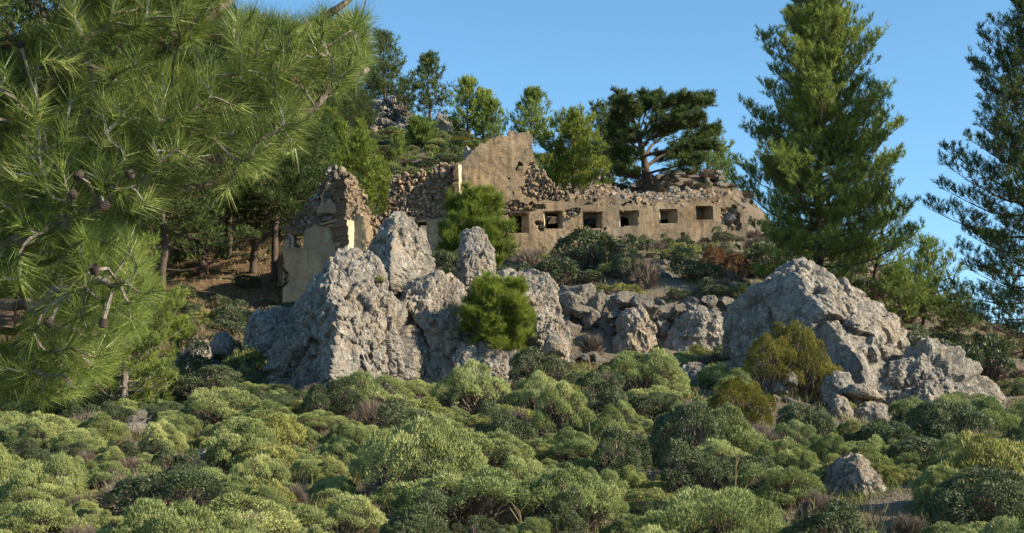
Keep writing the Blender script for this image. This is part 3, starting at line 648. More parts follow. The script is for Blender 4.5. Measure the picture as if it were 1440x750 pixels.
def window_part(pl, rect, depth, inner, seed, lintel='plaster', gable=False):
    """splayed embrasure: cream reveals narrowing to a dark inner opening"""
    (u0, z0), (u1, z1) = rect[0], rect[2]; w, h = u1 - u0, z1 - z0
    iu0, iu1, iz0, iz1 = u0 + inner[0] * w, u0 + inner[1] * w, z0 + inner[2] * h, z0 + inner[3] * h
    rng = np.random.default_rng(seed); g = Geo()
    e = .0
    A = [(u0 - e, z0 - e), (u1 + e, z0 - e), (u1 + e, z1 + e), (u0 - e, z1 + e)]; B = [(iu0, iz0), (iu1, iz0), (iu1, iz1), (iu0, iz1)]
    n = 9
    for k in range(4):
        a0, a1, b0, b1 = map(np.array, (A[k], A[(k + 1) % 4], B[k], B[(k + 1) % 4]))
        s, t = np.meshgrid(np.linspace(0, 1, n), np.linspace(0, 1, n), indexing='ij'); s, t = s.ravel()[:, None], t.ravel()[:, None]
        p = (a0 * (1 - s) + a1 * s) * (1 - t) + (b0 * (1 - s) + b1 * s) * t
        q = np.c_[p, t] * 4 + seed + k
        j = fbm(q, 3, seed) * .025 * np.minimum(1, np.minimum(s, 1 - s)[:, 0] * 6)
        off = np.array([(0, 1), (-1, 0), (0, -1), (1, 0)][k]) * j[:, None]
        wv = -.035 - t[:, 0] * depth
        i = np.arange(n - 1)[:, None] * n + np.arange(n - 1)[None]
        Q = np.stack([i, i + n, i + n + 1, i + 1], -1).reshape(-1, 4)
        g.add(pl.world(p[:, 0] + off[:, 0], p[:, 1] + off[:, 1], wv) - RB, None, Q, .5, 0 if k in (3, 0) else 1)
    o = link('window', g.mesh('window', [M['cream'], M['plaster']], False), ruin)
    def slab(name, ua, ub, za, zb, wa, wb, mat):
        s = np.array([[x, y, z] for x in (0, 1) for y in (0, 1) for z in (0, 1)], float)
        us = ua + (ub - ua) * s[:, 0]; zs = za + (zb - za) * s[:, 1]; ws = wa + (wb - wa) * s[:, 2]
        v = pl.world(us, zs, ws) + rng.normal(0, .008, (8, 3)) - RB
        gg = Geo(); gg.add(v, None, [[0, 1, 3, 2], [4, 6, 7, 5], [0, 4, 5, 1], [2, 3, 7, 6], [0, 2, 6, 4], [1, 5, 7, 3]])
        return link(name, gg.mesh(name, M[mat], False), o)
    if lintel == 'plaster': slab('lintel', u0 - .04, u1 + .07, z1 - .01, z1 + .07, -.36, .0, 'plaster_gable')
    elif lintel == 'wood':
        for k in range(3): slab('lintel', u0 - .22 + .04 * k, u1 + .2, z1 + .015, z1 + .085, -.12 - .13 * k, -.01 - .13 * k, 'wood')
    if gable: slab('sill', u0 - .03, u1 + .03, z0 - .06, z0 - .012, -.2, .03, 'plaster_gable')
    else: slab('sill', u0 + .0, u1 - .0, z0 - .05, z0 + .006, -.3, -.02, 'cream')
    return o

P_WIN = Plane(640, 54.0, 1060, 53.7)
WIN = [(714, 300, 744, 328), (764.5, 296.5, 792, 322), (818.5, 296.5, 847, 322), (871, 296.5, 898, 319), (928, 294, 953, 315), (978, 289, 1002, 310)]
rects = [flat_poly(a, b, c, d, P_WIN) for a, b, c, d in WIN]
RUB_WIN = [[(700, 297), (712, 288), (726, 284), (742, 286), (748, 300), (742, 298), (720, 299), (706, 302)], [(738, 240), (770, 250), (800, 270), (1060, 268), (1060, 262), (740, 225)], [(791, 296), (806, 293), (819, 296), (812, 308), (804, 303), (793, 307)], [(742, 290), (760, 286), (766, 294), (748, 298)],
           [(752, 312), (764, 310), (765, 326), (754, 326)], [(955, 346), (956, 330), (964, 327), (972, 334), (973, 346)], [(997, 348), (1000, 330), (1006, 324), (1014, 334), (1021, 346)], [(1014, 300), (1018, 290), (1032, 290), (1042, 306), (1040, 324), (1026, 324), (1018, 314)], [(806, 325), (812, 318), (820, 324), (848, 322), (850, 330), (830, 332)], [(894, 337), (898, 333), (900, 340)]]
win_out = [(700, 420), (700, 300), (706, 292), (730, 280), (755, 284), (790, 284), (820, 284), (850, 282), (872, 284), (900, 284), (925, 286), (960, 284), (980, 281), (1004, 282), (1012, 276), (1030, 280), (1042, 292), (1050, 315), (1056, 345), (1058, 420)]
WW = wall_part('window_wall', P_WIN, win_out, .5, [M['plaster'], M['core']], holes=rects, rubble=RUB_WIN, seed=3, relief=.02, jag=.17)
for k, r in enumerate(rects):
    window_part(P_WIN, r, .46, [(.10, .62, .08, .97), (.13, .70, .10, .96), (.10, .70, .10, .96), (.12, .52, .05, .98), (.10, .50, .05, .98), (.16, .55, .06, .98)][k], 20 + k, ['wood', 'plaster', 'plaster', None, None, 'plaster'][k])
P_TALL = Plane(640, 54.25, 760, 54.15)
tall_out = [(640, 420), (642, 232), (652, 227), (663, 215), (671, 206), (682, 200), (697, 194), (712, 189), (728, 186), (744, 184), (748, 192), (749, 215), (752, 230), (762, 240), (772, 252), (782, 264), (800, 272), (806, 284), (806, 293), (762, 294), (704, 299), (704, 420)]
hole = P_TALL.poly([(725, 239), (727, 231), (732, 227), (736, 230), (733, 238), (729, 241)])
TW_ = wall_part('tall_wall', P_TALL, tall_out, .55, [M['plaster'], M['core']], holes=[hole], rubble=[[(736, 250), (742, 240), (746, 228), (760, 228), (820, 275), (815, 300), (742, 300), (744, 286), (738, 278), (733, 266)], [(712, 248), (714, 256), (716, 250)], [(716, 268), (719, 276), (722, 270)], [(728, 264), (731, 270), (733, 262)]], seed=5, relief=.022, cell=.05)
P_RUB = Plane(515, 53.35, 646, 53.2)
rub_out = [(516, 420), (518, 312), (524, 306), (536, 301), (546, 302), (547, 254), (553, 247), (562, 250), (572, 244), (585, 242), (596, 244), (604, 246), (609, 238), (618, 231), (628, 228), (640, 233), (646, 238), (646, 420)]
RW_ = wall_part('rubble_wall', P_RUB, rub_out, .7, [M['plaster'], M['core']], rubble=[[(500, 330), (540, 200), (660, 200), (660, 300), (640, 306), (624, 309), (600, 308), (588, 312), (560, 330)]], holes=[P_RUB.poly([(588, 350), (588, 313), (600, 311), (601, 350)])], seed=7, jag=.14)
# cream end face of the rubble wall, turned to the sun
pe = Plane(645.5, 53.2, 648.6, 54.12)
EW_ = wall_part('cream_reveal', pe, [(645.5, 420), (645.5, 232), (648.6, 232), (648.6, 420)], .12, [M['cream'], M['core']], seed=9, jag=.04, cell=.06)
# the gabled end
P_GAB = Plane(398, 53.0, 516, 52.0)
gab_out = [(397, 470), (399, 335), (401, 318), (414, 304), (430, 290), (440, 276), (450, 258), (457, 244), (464, 239), (478, 240), (488, 246), (493, 252), (497, 268), (502, 286), (511, 302), (514, 320), (516, 345), (518, 470)]
g_w1 = P_GAB.poly([(457, 344), (457, 321), (484, 315), (484, 338)]); g_w2 = P_GAB.poly([(405, 352), (406, 331), (427, 325), (427, 346)])
def rectify(p):
    us = [q[0] for q in p]; zs = [q[1] for q in p]; u0, u1 = min(us), max(us); z0 = sum(sorted(zs)[:2]) / 2; z1 = sum(sorted(zs)[2:]) / 2
    return [(u0, z0), (u1, z0), (u1, z1), (u0, z1)]
g_w1, g_w2 = rectify(g_w1), rectify(g_w2)
GAB_RUB = [[(390, 336), (398, 300), (425, 278), (455, 232), (500, 230), (492, 249), (482, 252), (475, 257), (470, 272), (463, 281), (455, 285), (459, 268), (466, 258), (463, 252), (455, 268), (448, 286), (446, 302), (450, 316), (432, 322), (428, 330), (412, 332), (408, 338)],
           [(446, 300), (456, 298), (470, 300), (488, 292), (499, 286), (503, 290), (500, 303), (478, 310), (455, 318), (447, 314)], [(462, 282), (474, 268), (484, 272), (492, 282), (490, 292), (474, 298), (480, 284), (470, 285)] [:5], [(493, 250), (530, 240), (530, 300), (508, 305), (499, 285), (495, 266)], [(513, 340), (520, 340), (520, 372), (514, 372)], [(396, 372), (404, 380), (404, 400), (396, 404)], [(415, 430), (424, 428), (422, 445), (414, 450)]]
GW_ = wall_part('gable_wall', P_GAB, gab_out, .55, [M['plaster_gable'], M['core']], holes=[g_w1, g_w2], rubble=GAB_RUB, seed=13, jag=.12, relief=.03)
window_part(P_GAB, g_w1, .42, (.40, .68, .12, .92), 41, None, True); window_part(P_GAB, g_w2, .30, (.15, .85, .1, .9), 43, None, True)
# ledge over the gable window
g = Geo(); a = np.array([P_GAB.uz(452, 317.5), P_GAB.uz(499, 304.5)]); s = np.linspace(0, 1, 14)
top = []
for dz, dw in ((0, .0), (0, .10), (.07, .12), (.09, 0)):
    top.append(P_GAB.world(a[0, 0] + (a[1, 0] - a[0, 0]) * s, a[0, 1] + (a[1, 1] - a[0, 1]) * s + dz + fbm(np.c_[s * 9, s, s] + dz * 30, 2, 3) * .02, np.full(14, dw - .03)) - RB)
v = np.stack(top, 1).reshape(-1, 3); i = np.arange(13)[:, None] * 4; j = np.arange(4)[None]; j2 = (j + 1) % 4
g.add(v, None, np.stack([i + j, i + j2, i + 4 + j2, i + 4 + j], -1).reshape(-1, 4)); g.add(v[[0, 1, 2, 3]], None, [[0, 1, 2, 3]]); g.add(v[-4:], None, [[3, 2, 1, 0]])
link('ledge', g.mesh('ledge', M['plaster_gable'], False), ruin)
P_RET = Plane(490, 52.05, 540, 53.4)
ret_out = [(490, 470), (489, 252), (500, 256), (508, 264), (516, 275), (522, 288), (525, 300), (534, 312), (540, 325), (540, 470)]
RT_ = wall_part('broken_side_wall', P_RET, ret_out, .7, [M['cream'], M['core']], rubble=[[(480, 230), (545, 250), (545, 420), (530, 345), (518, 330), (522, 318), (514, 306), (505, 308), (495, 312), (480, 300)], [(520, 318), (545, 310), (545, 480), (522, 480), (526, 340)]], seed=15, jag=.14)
# left side wall running back from the gable, rear wall, and unseen partitions added to help the vault keep the window room dark
def simple_wall(name, pa, da, pb, db, z0, z1, th, seed):
    pl = Plane(pa, da, pb, db); L = np.hypot((pb - 720) / FOC * db - (pa - 720) / FOC * da, db - da); n = max(int(L / .18), 4); nz = max(int((z1 - z0) / .18), 4)
    u, z = np.meshgrid(np.linspace(0, L, n), np.linspace(0, 1, nz), indexing='ij')
    topj = fbm(np.c_[u.ravel() * 1.4, u.ravel() * 0, u.ravel() * 0] + seed, 4, seed).reshape(u.shape) * .5
    zz = z0 + (z1 - z0 + topj) * z; P = np.c_[u.ravel(), zz.ravel(), u.ravel() * 0] + seed
    r = (worley(P * 3.2, seed)[2] - .5) * .14
    N = u.size; fr = pl.world(u.ravel(), zz.ravel(), r); bk = pl.world(u.ravel(), zz.ravel(), r * .7 - th)
    i = np.arange(n - 1)[:, None] * nz + np.arange(nz - 1)[None]; F = np.stack([i, i + nz, i + nz + 1, i + 1], -1).reshape(-1, 4)
    t = np.arange(n - 1) * nz + nz - 1; T = np.stack([t, t + nz, t + nz + N, t + N], 1)
    e = np.arange(nz - 1); E1 = np.stack([e, e + 1, e + 1 + N, e + N], 1); E2 = E1[:, ::-1] + (n - 1) * nz
    g = Geo(); g.add(np.concatenate([fr, bk]) - RB, None, np.concatenate([F, F[:, ::-1] + N, T, E1, E2])); return link(name, g.mesh(name, M['core'], False), ruin)
zt = [P_WIN.uz(860, y)[1] for y in (283, 350)]
simple_wall('rear_wall', 640, 58.6, 1060, 58.4, zt[1] - 1.5, zt[0] + .1, .5, 3)
simple_wall('shading_partition', 855, 54.6, 862, 58.3, zt[1] - 1.5, zt[0] - .05, .35, 5)
simple_wall('shading_partition', 960, 54.6, 970, 58.2, zt[1] - 1.5, zt[0] - .05, .35, 6)
simple_wall('shading_partition', 748, 54.8, 750, 58.3, zt[1] - 1.5, zt[0] - .05, .35, 7)
simple_wall('rear_wall', 404, 54.2, 470, 59.0, gz(-8, 56) - .5, gz(-8, 56) + 1.2, .5, 8)

def heap():
    """fallen vault and debris lying behind the window wall; open over the room behind the second and third windows"""
    x = np.linspace((700 - 720) / FOC * 54, (1052 - 720) / FOC * 54, 150); y = np.linspace(54.28, 60.2, 70)
    X, Y = np.meshgrid(x, y, indexing='ij'); px = 720 + X / Y * FOC; t = (Y - 54.28) / 6
    edge = np.interp(px, [700, 745, 760, 790, 830, 850, 870, 890, 930, 980, 1005, 1030, 1050], [240, 244, 258, 280, 280, 278, 278, 282, 283, 279, 279, 276, 288])
    topy = np.interp(px, [700, 745, 765, 785, 800, 815, 830, 845, 862, 878, 900, 950, 1000, 1030, 1050], [250, 236, 252, 268, 275, 274, 267, 262, 262, 268, 274, 271, 268, 266, 272])
    zf = np.array([at(0, e, 54.28)[2] for e in edge.ravel()]).reshape(X.shape); zb = np.array([at(0, e, 56.2)[2] for e in topy.ravel()]).reshape(X.shape)
    k = np.clip(t * 3.1, 0, 1); Z = zf * (1 - k) + zb * k - np.clip(t - .45, 0, 1) * .5
    q = np.stack([X.ravel(), Y.ravel(), Z.ravel()], 1); f1, f2, ci = worley(q * 3.3, 9)
    Z = Z + ((ci - .5) * .2 + fbm(q * 1.2, 3, 4) * .12).reshape(X.shape) * np.clip(t * 12, .3, 1)
    Z[:, 0] -= .45; n, mm = X.shape; v = np.stack([X, Y, Z], -1).reshape(-1, 3) - RB; lo = v.copy(); lo[:, 2] = np.minimum(lo[:, 2] - .3, zt[0] - RB[2] - .1)
    i, j = np.meshgrid(np.arange(n - 1), np.arange(mm - 1), indexing='ij'); i, j = i.ravel(), j.ravel()
    pc = px[i, j]; keep = ~((pc > 770) & (pc < 846) & (t[i, j] > .38) & (t[i, j] < .68)); i, j = i[keep], j[keep]
    F = np.stack([i * mm + j, (i + 1) * mm + j, (i + 1) * mm + j + 1, i * mm + j + 1], 1); N = n * mm
    g = Geo(); g.add(np.concatenate([v, lo]), None, np.concatenate([F, F[:, ::-1] + N]))
    link('rubble_heap', g.mesh('rubble_heap', M['core'], False), ruin)
    return q, Z
hq, hZ = heap()

# single stones of the ruin: 300 that show as parts, the small rest joined
def ruin_stones():
    rng = np.random.default_rng(91); shapes = []; raw = []
    for s in range(10):
        u, f = ico(2); v = u * np.array([[1, .82, .7]]); r2 = np.random.default_rng(501 + s)
        for _ in range(15):                                           # broken stone: flat faces and sharp edges
            nn = norm(r2.normal(size=3)); v = v - np.maximum(0, v @ nn - r2.uniform(.38, .72))[:, None] * nn[None]
        v = v * 1.25 + fbm(v * 3 + s * 5, 2, s)[:, None] * u * .07; raw.append((v, f))
        g = Geo(); g.add(v, f, tint=s * .1); shapes.append(g.mesh('stone', M['rubble'], False))
    spots = []                                                        # (position, radius, grey?)
    def on_wall(wp, n, r0, r1, zone=None, grey=False, edge=False, out=.0):
        o, pl, m, (u0, z0, c), rb = wp
        if edge:
            up = m & ~np.roll(m, -1, 1) | m & ~np.roll(m, 1, 0) & rb | m & ~np.roll(m, -1, 0) & rb; I, J = np.nonzero(up)
        else: I, J = np.nonzero(m & rb)
        u = u0 + (I + .5) * c; z = z0 + (J + .5) * c
        if zone is not None:
            k = inside(u, z, pl.poly(zone)); u, z = u[k], z[k]
        if not len(u): return
        for q in rng.integers(len(u), size=n):
            r = rng.uniform(r0, r1) ** 1.0
            w = rng.uniform(-.6, -.02) if edge else rng.uniform(-.17, -.07)
            p = pl.world(u[q:q + 1], z[q:q + 1] + (-r * .1 if edge else 0), np.array([w + out]))[0]
            spots.append((p, r, grey))
    up_w = [(640, 150), (1060, 150), (1060, 352), (640, 352)]
    on_wall(RW_, 640, .03, .15, [(500, 200), (660, 200), (660, 345), (500, 345)]); on_wall(RW_, 60, .10, .22, [(500, 200), (660, 200), (660, 330), (500, 330)], edge=True)
    on_wall(RT_, 230, .04, .13, [(480, 230), (545, 230), (545, 345), (480, 345)]); on_wall(RT_, 34, .08, .17, [(480, 230), (545, 230), (545, 345), (480, 345)], edge=True)
    on_wall(GW_, 110, .05, .18, [(390, 225), (480, 225), (480, 345), (390, 345)], grey=True); on_wall(GW_, 40, .10, .22, [(390, 220), (495, 220), (495, 340), (390, 340)], grey=True, edge=True)
    on_wall(GW_, 30, .06, .14, [(480, 230), (530, 230), (530, 345), (480, 345)])
    on_wall(TW_, 380, .04, .15, [(725, 215), (830, 215), (830, 305), (725, 305)]); on_wall(TW_, 40, .08, .17, [(746, 225), (830, 225), (830, 300), (746, 300)], edge=True)
    on_wall(WW, 230, .04, .12, up_w); on_wall(WW, 95, .05, .17, [(740, 240), (1060, 240), (1060, 300), (740, 300)], edge=True)
    px = 720 + hq[:, 0] / hq[:, 1] * FOC; z = hZ.ravel()
    ok = np.nonzero((hq[:, 1] < 57.2) & (hq[:, 1] > 54.4))[0]
    for q in rng.choice(ok, 1300):
        r = rng.uniform(.04, .20) * rng.uniform(.7, 1.2); g_ = (870 < px[q] < 1000) and rng.random() < .55
        if 990 < px[q] and rng.random() < .6: continue
        spots.append((np.array([hq[q, 0], hq[q, 1], z[q] - r * .15]), r, bool(g_)))
    # the notable single ones: px, py, d, radius
    for a, b_, d, r, gr in ((1028, 308, 53.75, .36, True), (1034, 300, 53.9, .28, True), (658, 218, 54.6, .42, True), (666, 212, 54.7, .3, True), (463, 240, 52.9, .26, True), (471, 236, 52.9, .22, True), (482, 239, 52.8, .22, False), (488, 246, 52.7, .2, False), (625, 232, 53.4, .26, False), (612, 238, 53.4, .22, False),
                            (622, 246, 53.2, .2, False), (556, 250, 53.5, .2, False), (572, 246, 53.5, .2, False), (996, 284, 53.9, .2, True), (985, 285, 53.9, .16, False), (905, 284, 54.1, .22, True), (896, 276, 54.8, .26, True), (960, 288, 53.8, .15, True), (952, 286, 53.8, .14, True), (800, 300, 53.75, .16, True), (808, 301, 53.75, .15, True)):
        spots.append((at(a, b_, d), r, gr))
    # what shows largest first
    spots.sort(key=lambda s: -s[1] / s[0][1])
    sg = Geo(); sg2 = Geo()
    greys = [m.copy() for m in shapes]
    for m in greys: m.materials[0] = M['rubble_grey']
    for k, (p, r, gr) in enumerate(spots):
        r = r * .70; sc = np.array([r * rng.uniform(.85, 1.4), r * rng.uniform(.8, 1.1), r * rng.uniform(.65, 1.0)]); eu = rng.uniform(-3, 3, 3); s = rng.integers(10)
        if k < 300:
            o = link('stone', (greys if gr else shapes)[s], ruin, loc=p - RB); o.scale = sc; o.rotation_euler = eu
        else:
            R = np.array(Matrix.Rotation(eu[2], 3, 'Z') @ Matrix.Rotation(eu[1], 3, 'Y') @ Matrix.Rotation(eu[0], 3, 'X'))
            v, f = raw[s]; (sg2 if gr else sg).add((v * sc) @ R.T + p - RB, f, tint=rng.random())
    link('rubble', sg.mesh('rubble', M['rubble'], False), ruin, kind='stuff'); link('rubble', sg2.mesh('rubble', M['rubble_grey'], False), ruin, kind='stuff')
ruin_stones()
# ------------------------------------------------------------------ pines
def limb_curve(a, b, rng, sag=.1, n=7):
    t = np.linspace(0, 1, n)[:, None]; L = np.linalg.norm(b - a)
    p = a + (b - a) * t
    p[:, 2] -= np.sin(t[:, 0] * math.pi) * sag * L * .6
    p += np.cumsum(rng.normal(0, .018 * L, (n, 3)), 0) * t
    return p

def shoots_on(limb, rng, side_len, step, up, out_from, spread=.9, first=.25):
    """side twigs along a limb: returns base, tip arrays and shoot positions and directions"""
    n = max(3, int(np.linalg.norm(limb[-1] - limb[0]) / step)); A, C = [], []
    t = np.linspace(first, 1, n) + rng.uniform(-.03, .03, n); t = np.clip(t, 0, 1) * (len(limb) - 1)
    i = np.minimum(t.astype(int), len(limb) - 2); f = (t - i)[:, None]
    P = limb[i] * (1 - f) + limb[i + 1] * f; T = norm(limb[i + 1] - limb[i])
    s = norm(np.cross(T, np.array([[0, 0, 1.0]])) + 1e-6); sg = np.where(np.arange(n) % 2 == 0, 1, -1)[:, None] * rng.uniform(.5, 1.1, (n, 1))
    D = norm(T * rng.uniform(.5, 1.0, (n, 1)) + s * sg * spread + np.array([[0, 0, 1.0]]) * (up + rng.normal(0, .3, (n, 1))))
    Ls = side_len * (1.05 - .55 * np.linspace(0, 1, n)[:, None]) * rng.uniform(.55, 1.2, (n, 1))
    C = P + D * Ls
    A = np.concatenate([P, limb[-2:-1]]); C = np.concatenate([C, limb[-1:] + norm(limb[-1:] - limb[-2:-1]) * side_len * .35])
    return A, C

def needle_tufts(g, P, D, rng, per, nl, nw, sl, open_=.75, tint=None, mat=0):
    """brush-like shoots: needles standing off the last stretch of a twig"""
    n = len(P); D = norm(D)
    k = np.repeat(np.arange(n), per); m = len(k)
    q = P[k] + D[k] * (rng.random((m, 1)) - .15) * sl
    r = rng.normal(size=(m, 3)); r -= (r * D[k]).sum(1, keepdims=True) * D[k]; r = norm(r)
    d = norm(D[k] * rng.uniform(.45, 1.1, (m, 1)) + r * open_ + np.array([[0, 0, .12]]))
    base = rng.random(n) if tint is None else tint
    blades(g, q, d, nl * rng.uniform(.7, 1.15, m), nw, np.clip(base[k] * .75 + rng.random(m) * .3, 0, 1), rng, mat, tri=True)

def pine(base, top, R, label, seed, mat='pine_mid', n_limbs=34, t0=.12, ext=(1, 1), prof='cone', lod=1.0, per=11, step=.22, up=.35, trunk_r=None, group=None, limb_parts=8, gap=.25, bark='bark', side=.34, rise=(.05, .75), cat='pine tree', soft=1.0):
    """one pine: tapered trunk, limbs, and a crown of needle shoots on side twigs; ext stretches it left and right"""
    rng = np.random.default_rng(seed); base = np.asarray(base, float); top = np.asarray(top, float) - base
    lod = max(.75, base[1] / 36.0); step = step * lod ** .6
    H = top[2]; trunk_r = trunk_r or .018 * H + .02
    root = link('pine_tree', None, None, label, cat, group, loc=base)
    n = 12; t = np.linspace(0, 1, n)[:, None]
    tr = np.array([[0, 0, 0.0]]) * (1 - t) + top * t; tr[:, :2] += np.cumsum(rng.normal(0, .012 * H, (n, 2)), 0) * np.sin(t * math.pi); tr[0, 2] = -.25
    g = Geo(); tube(g, tr, trunk_r * (1.02 - t[:, 0]) ** .8 + .008, 8, wob=.15, rng=rng); link('trunk', g.mesh('trunk', M[bark], True), root)
    lg = Geo(); cg = Geo(); parts = []
    allA, allC = [], []
    for k in range(n_limbs):
        f = (k + rng.random()) / n_limbs; tt = t0 + (1 - t0) * f ** .9 * .985
        az = k * 2.39996 + rng.uniform(-.5, .5)
        if prof == 'cone': L = R * ((1 - f) ** .62 * .92 + .10) * min(1, .55 + f * 3.2)
        elif prof == 'round': L = R * math.sqrt(max(.05, 1 - (f * 1.55 - .6) ** 2))
        elif prof == 'column': L = R * (.35 + .75 * math.sin(min(1, (1 - f) * 1.25) * 1.45)) * (.9 if f > .2 else .75)
        L *= rng.uniform(1 - gap, 1 + gap * .75)
        dx, dy = math.cos(az), math.sin(az)
        L *= (ext[1] if dx > 0 else ext[0]) * abs(dx) + (1 - abs(dx))
        el = rise[0] + (rise[1] - rise[0]) * f + rng.uniform(-.12, .18)
        i = tt * (n - 1); i0 = min(int(i), n - 2); a = tr[i0] * (1 - i + i0) + tr[i0 + 1] * (i - i0)
        b = a + np.array([dx * math.cos(el), dy * math.cos(el), math.sin(el)]) * L
        c = limb_curve(a, b, rng, sag=.16 if f < .6 else .05)
        lr = np.linspace(max(.012, L * .016), .005, len(c))
        if len(parts) < limb_parts and f < .75 and k % 2 == 0:
            gg = Geo(); tube(gg, c, lr, 5, wob=.2, rng=rng); parts.append(gg)
        else: tube(lg, c, lr, 4)
        A, C = shoots_on(c, rng, L * side + .10, step, up, a, first=.18)
        allA.append(A); allC.append(C)
        for q in range(len(A)):                                       # twigs on the twigs
            l2 = np.linalg.norm(C[q] - A[q])
            if l2 > .22 * lod:
                a2, c2 = shoots_on(np.linspace(A[q], C[q], 4), rng, l2 * .5 + .06, .20 * lod ** .6, up, a, first=.3); allA.append(a2); allC.append(c2)
    A = np.concatenate(allA); C = np.concatenate(allC)
    thin_tubes(lg, A, (A + C) / 2 + rng.normal(0, .02, A.shape) * lod, C, .007 * lod ** .5, .004 * lod ** .5, lite=True)
    # shoots: several along each twig, turned upwards
    D = norm(C - A); m = []
    L = np.linalg.norm(C - A, axis=1); cnt = np.maximum(2, (L / ((.11 if lod < 1.2 else .135) * lod ** .8)).astype(int))
    k = np.repeat(np.arange(len(A)), cnt); f = rng.uniform(.25, 1.05, len(k))[:, None]
    P = A[k] + (C[k] - A[k]) * f
    r = rng.normal(size=P.shape); SD = norm(D[k] * .6 + r * .42 + np.array([[0, 0, up + .35]]))
    P = P + SD * rng.uniform(0, .12, (len(P), 1)) * lod ** .5
    cl = rng.random(len(A))
    needle_tufts(cg, P, SD, rng, per, .12 * lod ** .9 * soft, .0165 * (1 if lod < 1.2 else 1.2) * lod / soft, .13 * lod ** .9, tint=np.clip(cl[k] * .6 + rng.random(len(k)) * .4, 0, 1))
    for q in parts: link('limb', q.mesh('limb', M[bark], True), root)
    link('branches', lg.mesh('branches', M[bark], False), root)
    link('crown', cg.mesh('crown', M[mat], False), root)
    return root, H

def pine_copy(src, base, top, label, group=None, turn=0.0):
    """another pine of the same kind: the thing and each of its parts copied, at its own height"""
    root, H = src; base = np.asarray(base, float); k = (top[2] - base[2]) / H
    r = root.copy(); COL.objects.link(r); r.location = [float(c) for c in base]; r.scale = (k * random.uniform(.9, 1.1), k * random.uniform(.9, 1.1), k); r.rotation_euler = (0, 0, turn); r['label'] = label
    if group: r['group'] = group
    for ch in list(root.children):
        c = ch.copy(); COL.objects.link(c); c.parent = r
    return r

def top_at(base, px, py): return at(px, py, base[1])

b = gx(1160, 36); pine(b, top_at(b, 1140, -40), 2.55, 'tall full pine rising behind the huge angular boulder at the right end of the ruin', 501, 'pine_mid', n_limbs=170, t0=.03, ext=(.86, .94), per=13, step=.15, up=.6, gap=.40, rise=(.2, 1.05), side=.34, limb_parts=14, trunk_r=.14)
b = gx(1462, 34); pine(b, top_at(b, 1456, -60), 2.0, 'dark dense pine cut by the right edge of the picture', 502, 'pine_dark', n_limbs=150, t0=.03, ext=(1.0, 1.0), per=11, step=.16, up=.6, gap=.4, rise=(.1, 1.05), prof='cone', limb_parts=10, trunk_r=.14)
b = gx(1232, 41); pine(b, top_at(b, 1242, 282), 1.1, 'thin young pine with open branches right behind the tall full pine', 503, 'pine_mid', n_limbs=60, ext=(.9, 1), up=.55, per=9, limb_parts=4, gap=.4)
b = gx(1303, 39); pine(b, top_at(b, 1304, 346), .95, 'bushy young pine against the sky between the tall pine and the dark pine', 504, 'pine_mid', n_limbs=64, up=.55, per=9, limb_parts=4, ext=(.8, 1), gap=.4)
b = gx(1350, 38); pine(b, top_at(b, 1348, 425), .7, 'smallest young pine at the foot of the dark pine on the right', 505, 'pine_dark', n_limbs=36, up=.5, per=9, limb_parts=2)
b = gx(1270, 37.5); pine(b, top_at(b, 1262, 385), .8, 'low young pine in front of the reddish crag', 506, 'pine_mid', n_limbs=44, up=.5, per=9, limb_parts=2)
# behind the ruin
b = gx(808, 66); pine(b, top_at(b, 806, 172), 1.75, 'bright green bushy pine standing behind the collapsed part of the window wall', 507, 'pine_bright', n_limbs=100, t0=.03, prof='column', per=9, up=.7, lod=1.35, rise=(.2, 1.1), limb_parts=6)
b = gx(846, 74); pine(b, top_at(b, 842, 158), 1.7, 'darker pine partly hidden between the bright bushy pine and the spreading pine', 508, 'pine_dark', n_limbs=80, per=9, up=.6, lod=1.4, rise=(.2, 1.0), prof='column', limb_parts=4)
b = gx(747, 96); pine(b, top_at(b, 748, 134), 1.75, 'pine showing its top behind the highest piece of plastered wall', 509, 'pine_mid', n_limbs=80, per=9, up=.6, lod=1.6, rise=(.2, .9), limb_parts=4)
b = gx(994, 66); pine(b, top_at(b, 996, 186), 1.25, 'slim pine with a bare thin trunk right of the spreading pine', 510, 'pine_mid', n_limbs=56, t0=.34, per=9, up=.5, lod=1.35, limb_parts=6, ext=(.8, 1.1))
b = gx(1018, 67); pine(b, top_at(b, 1014, 214), .95, 'small open pine at the right end of the earth bank behind the ruin', 511, 'pine_mid', n_limbs=46, t0=.2, per=9, up=.5, lod=1.35, limb_parts=4)
rq0 = np.random.default_rng(60); CRS = {}
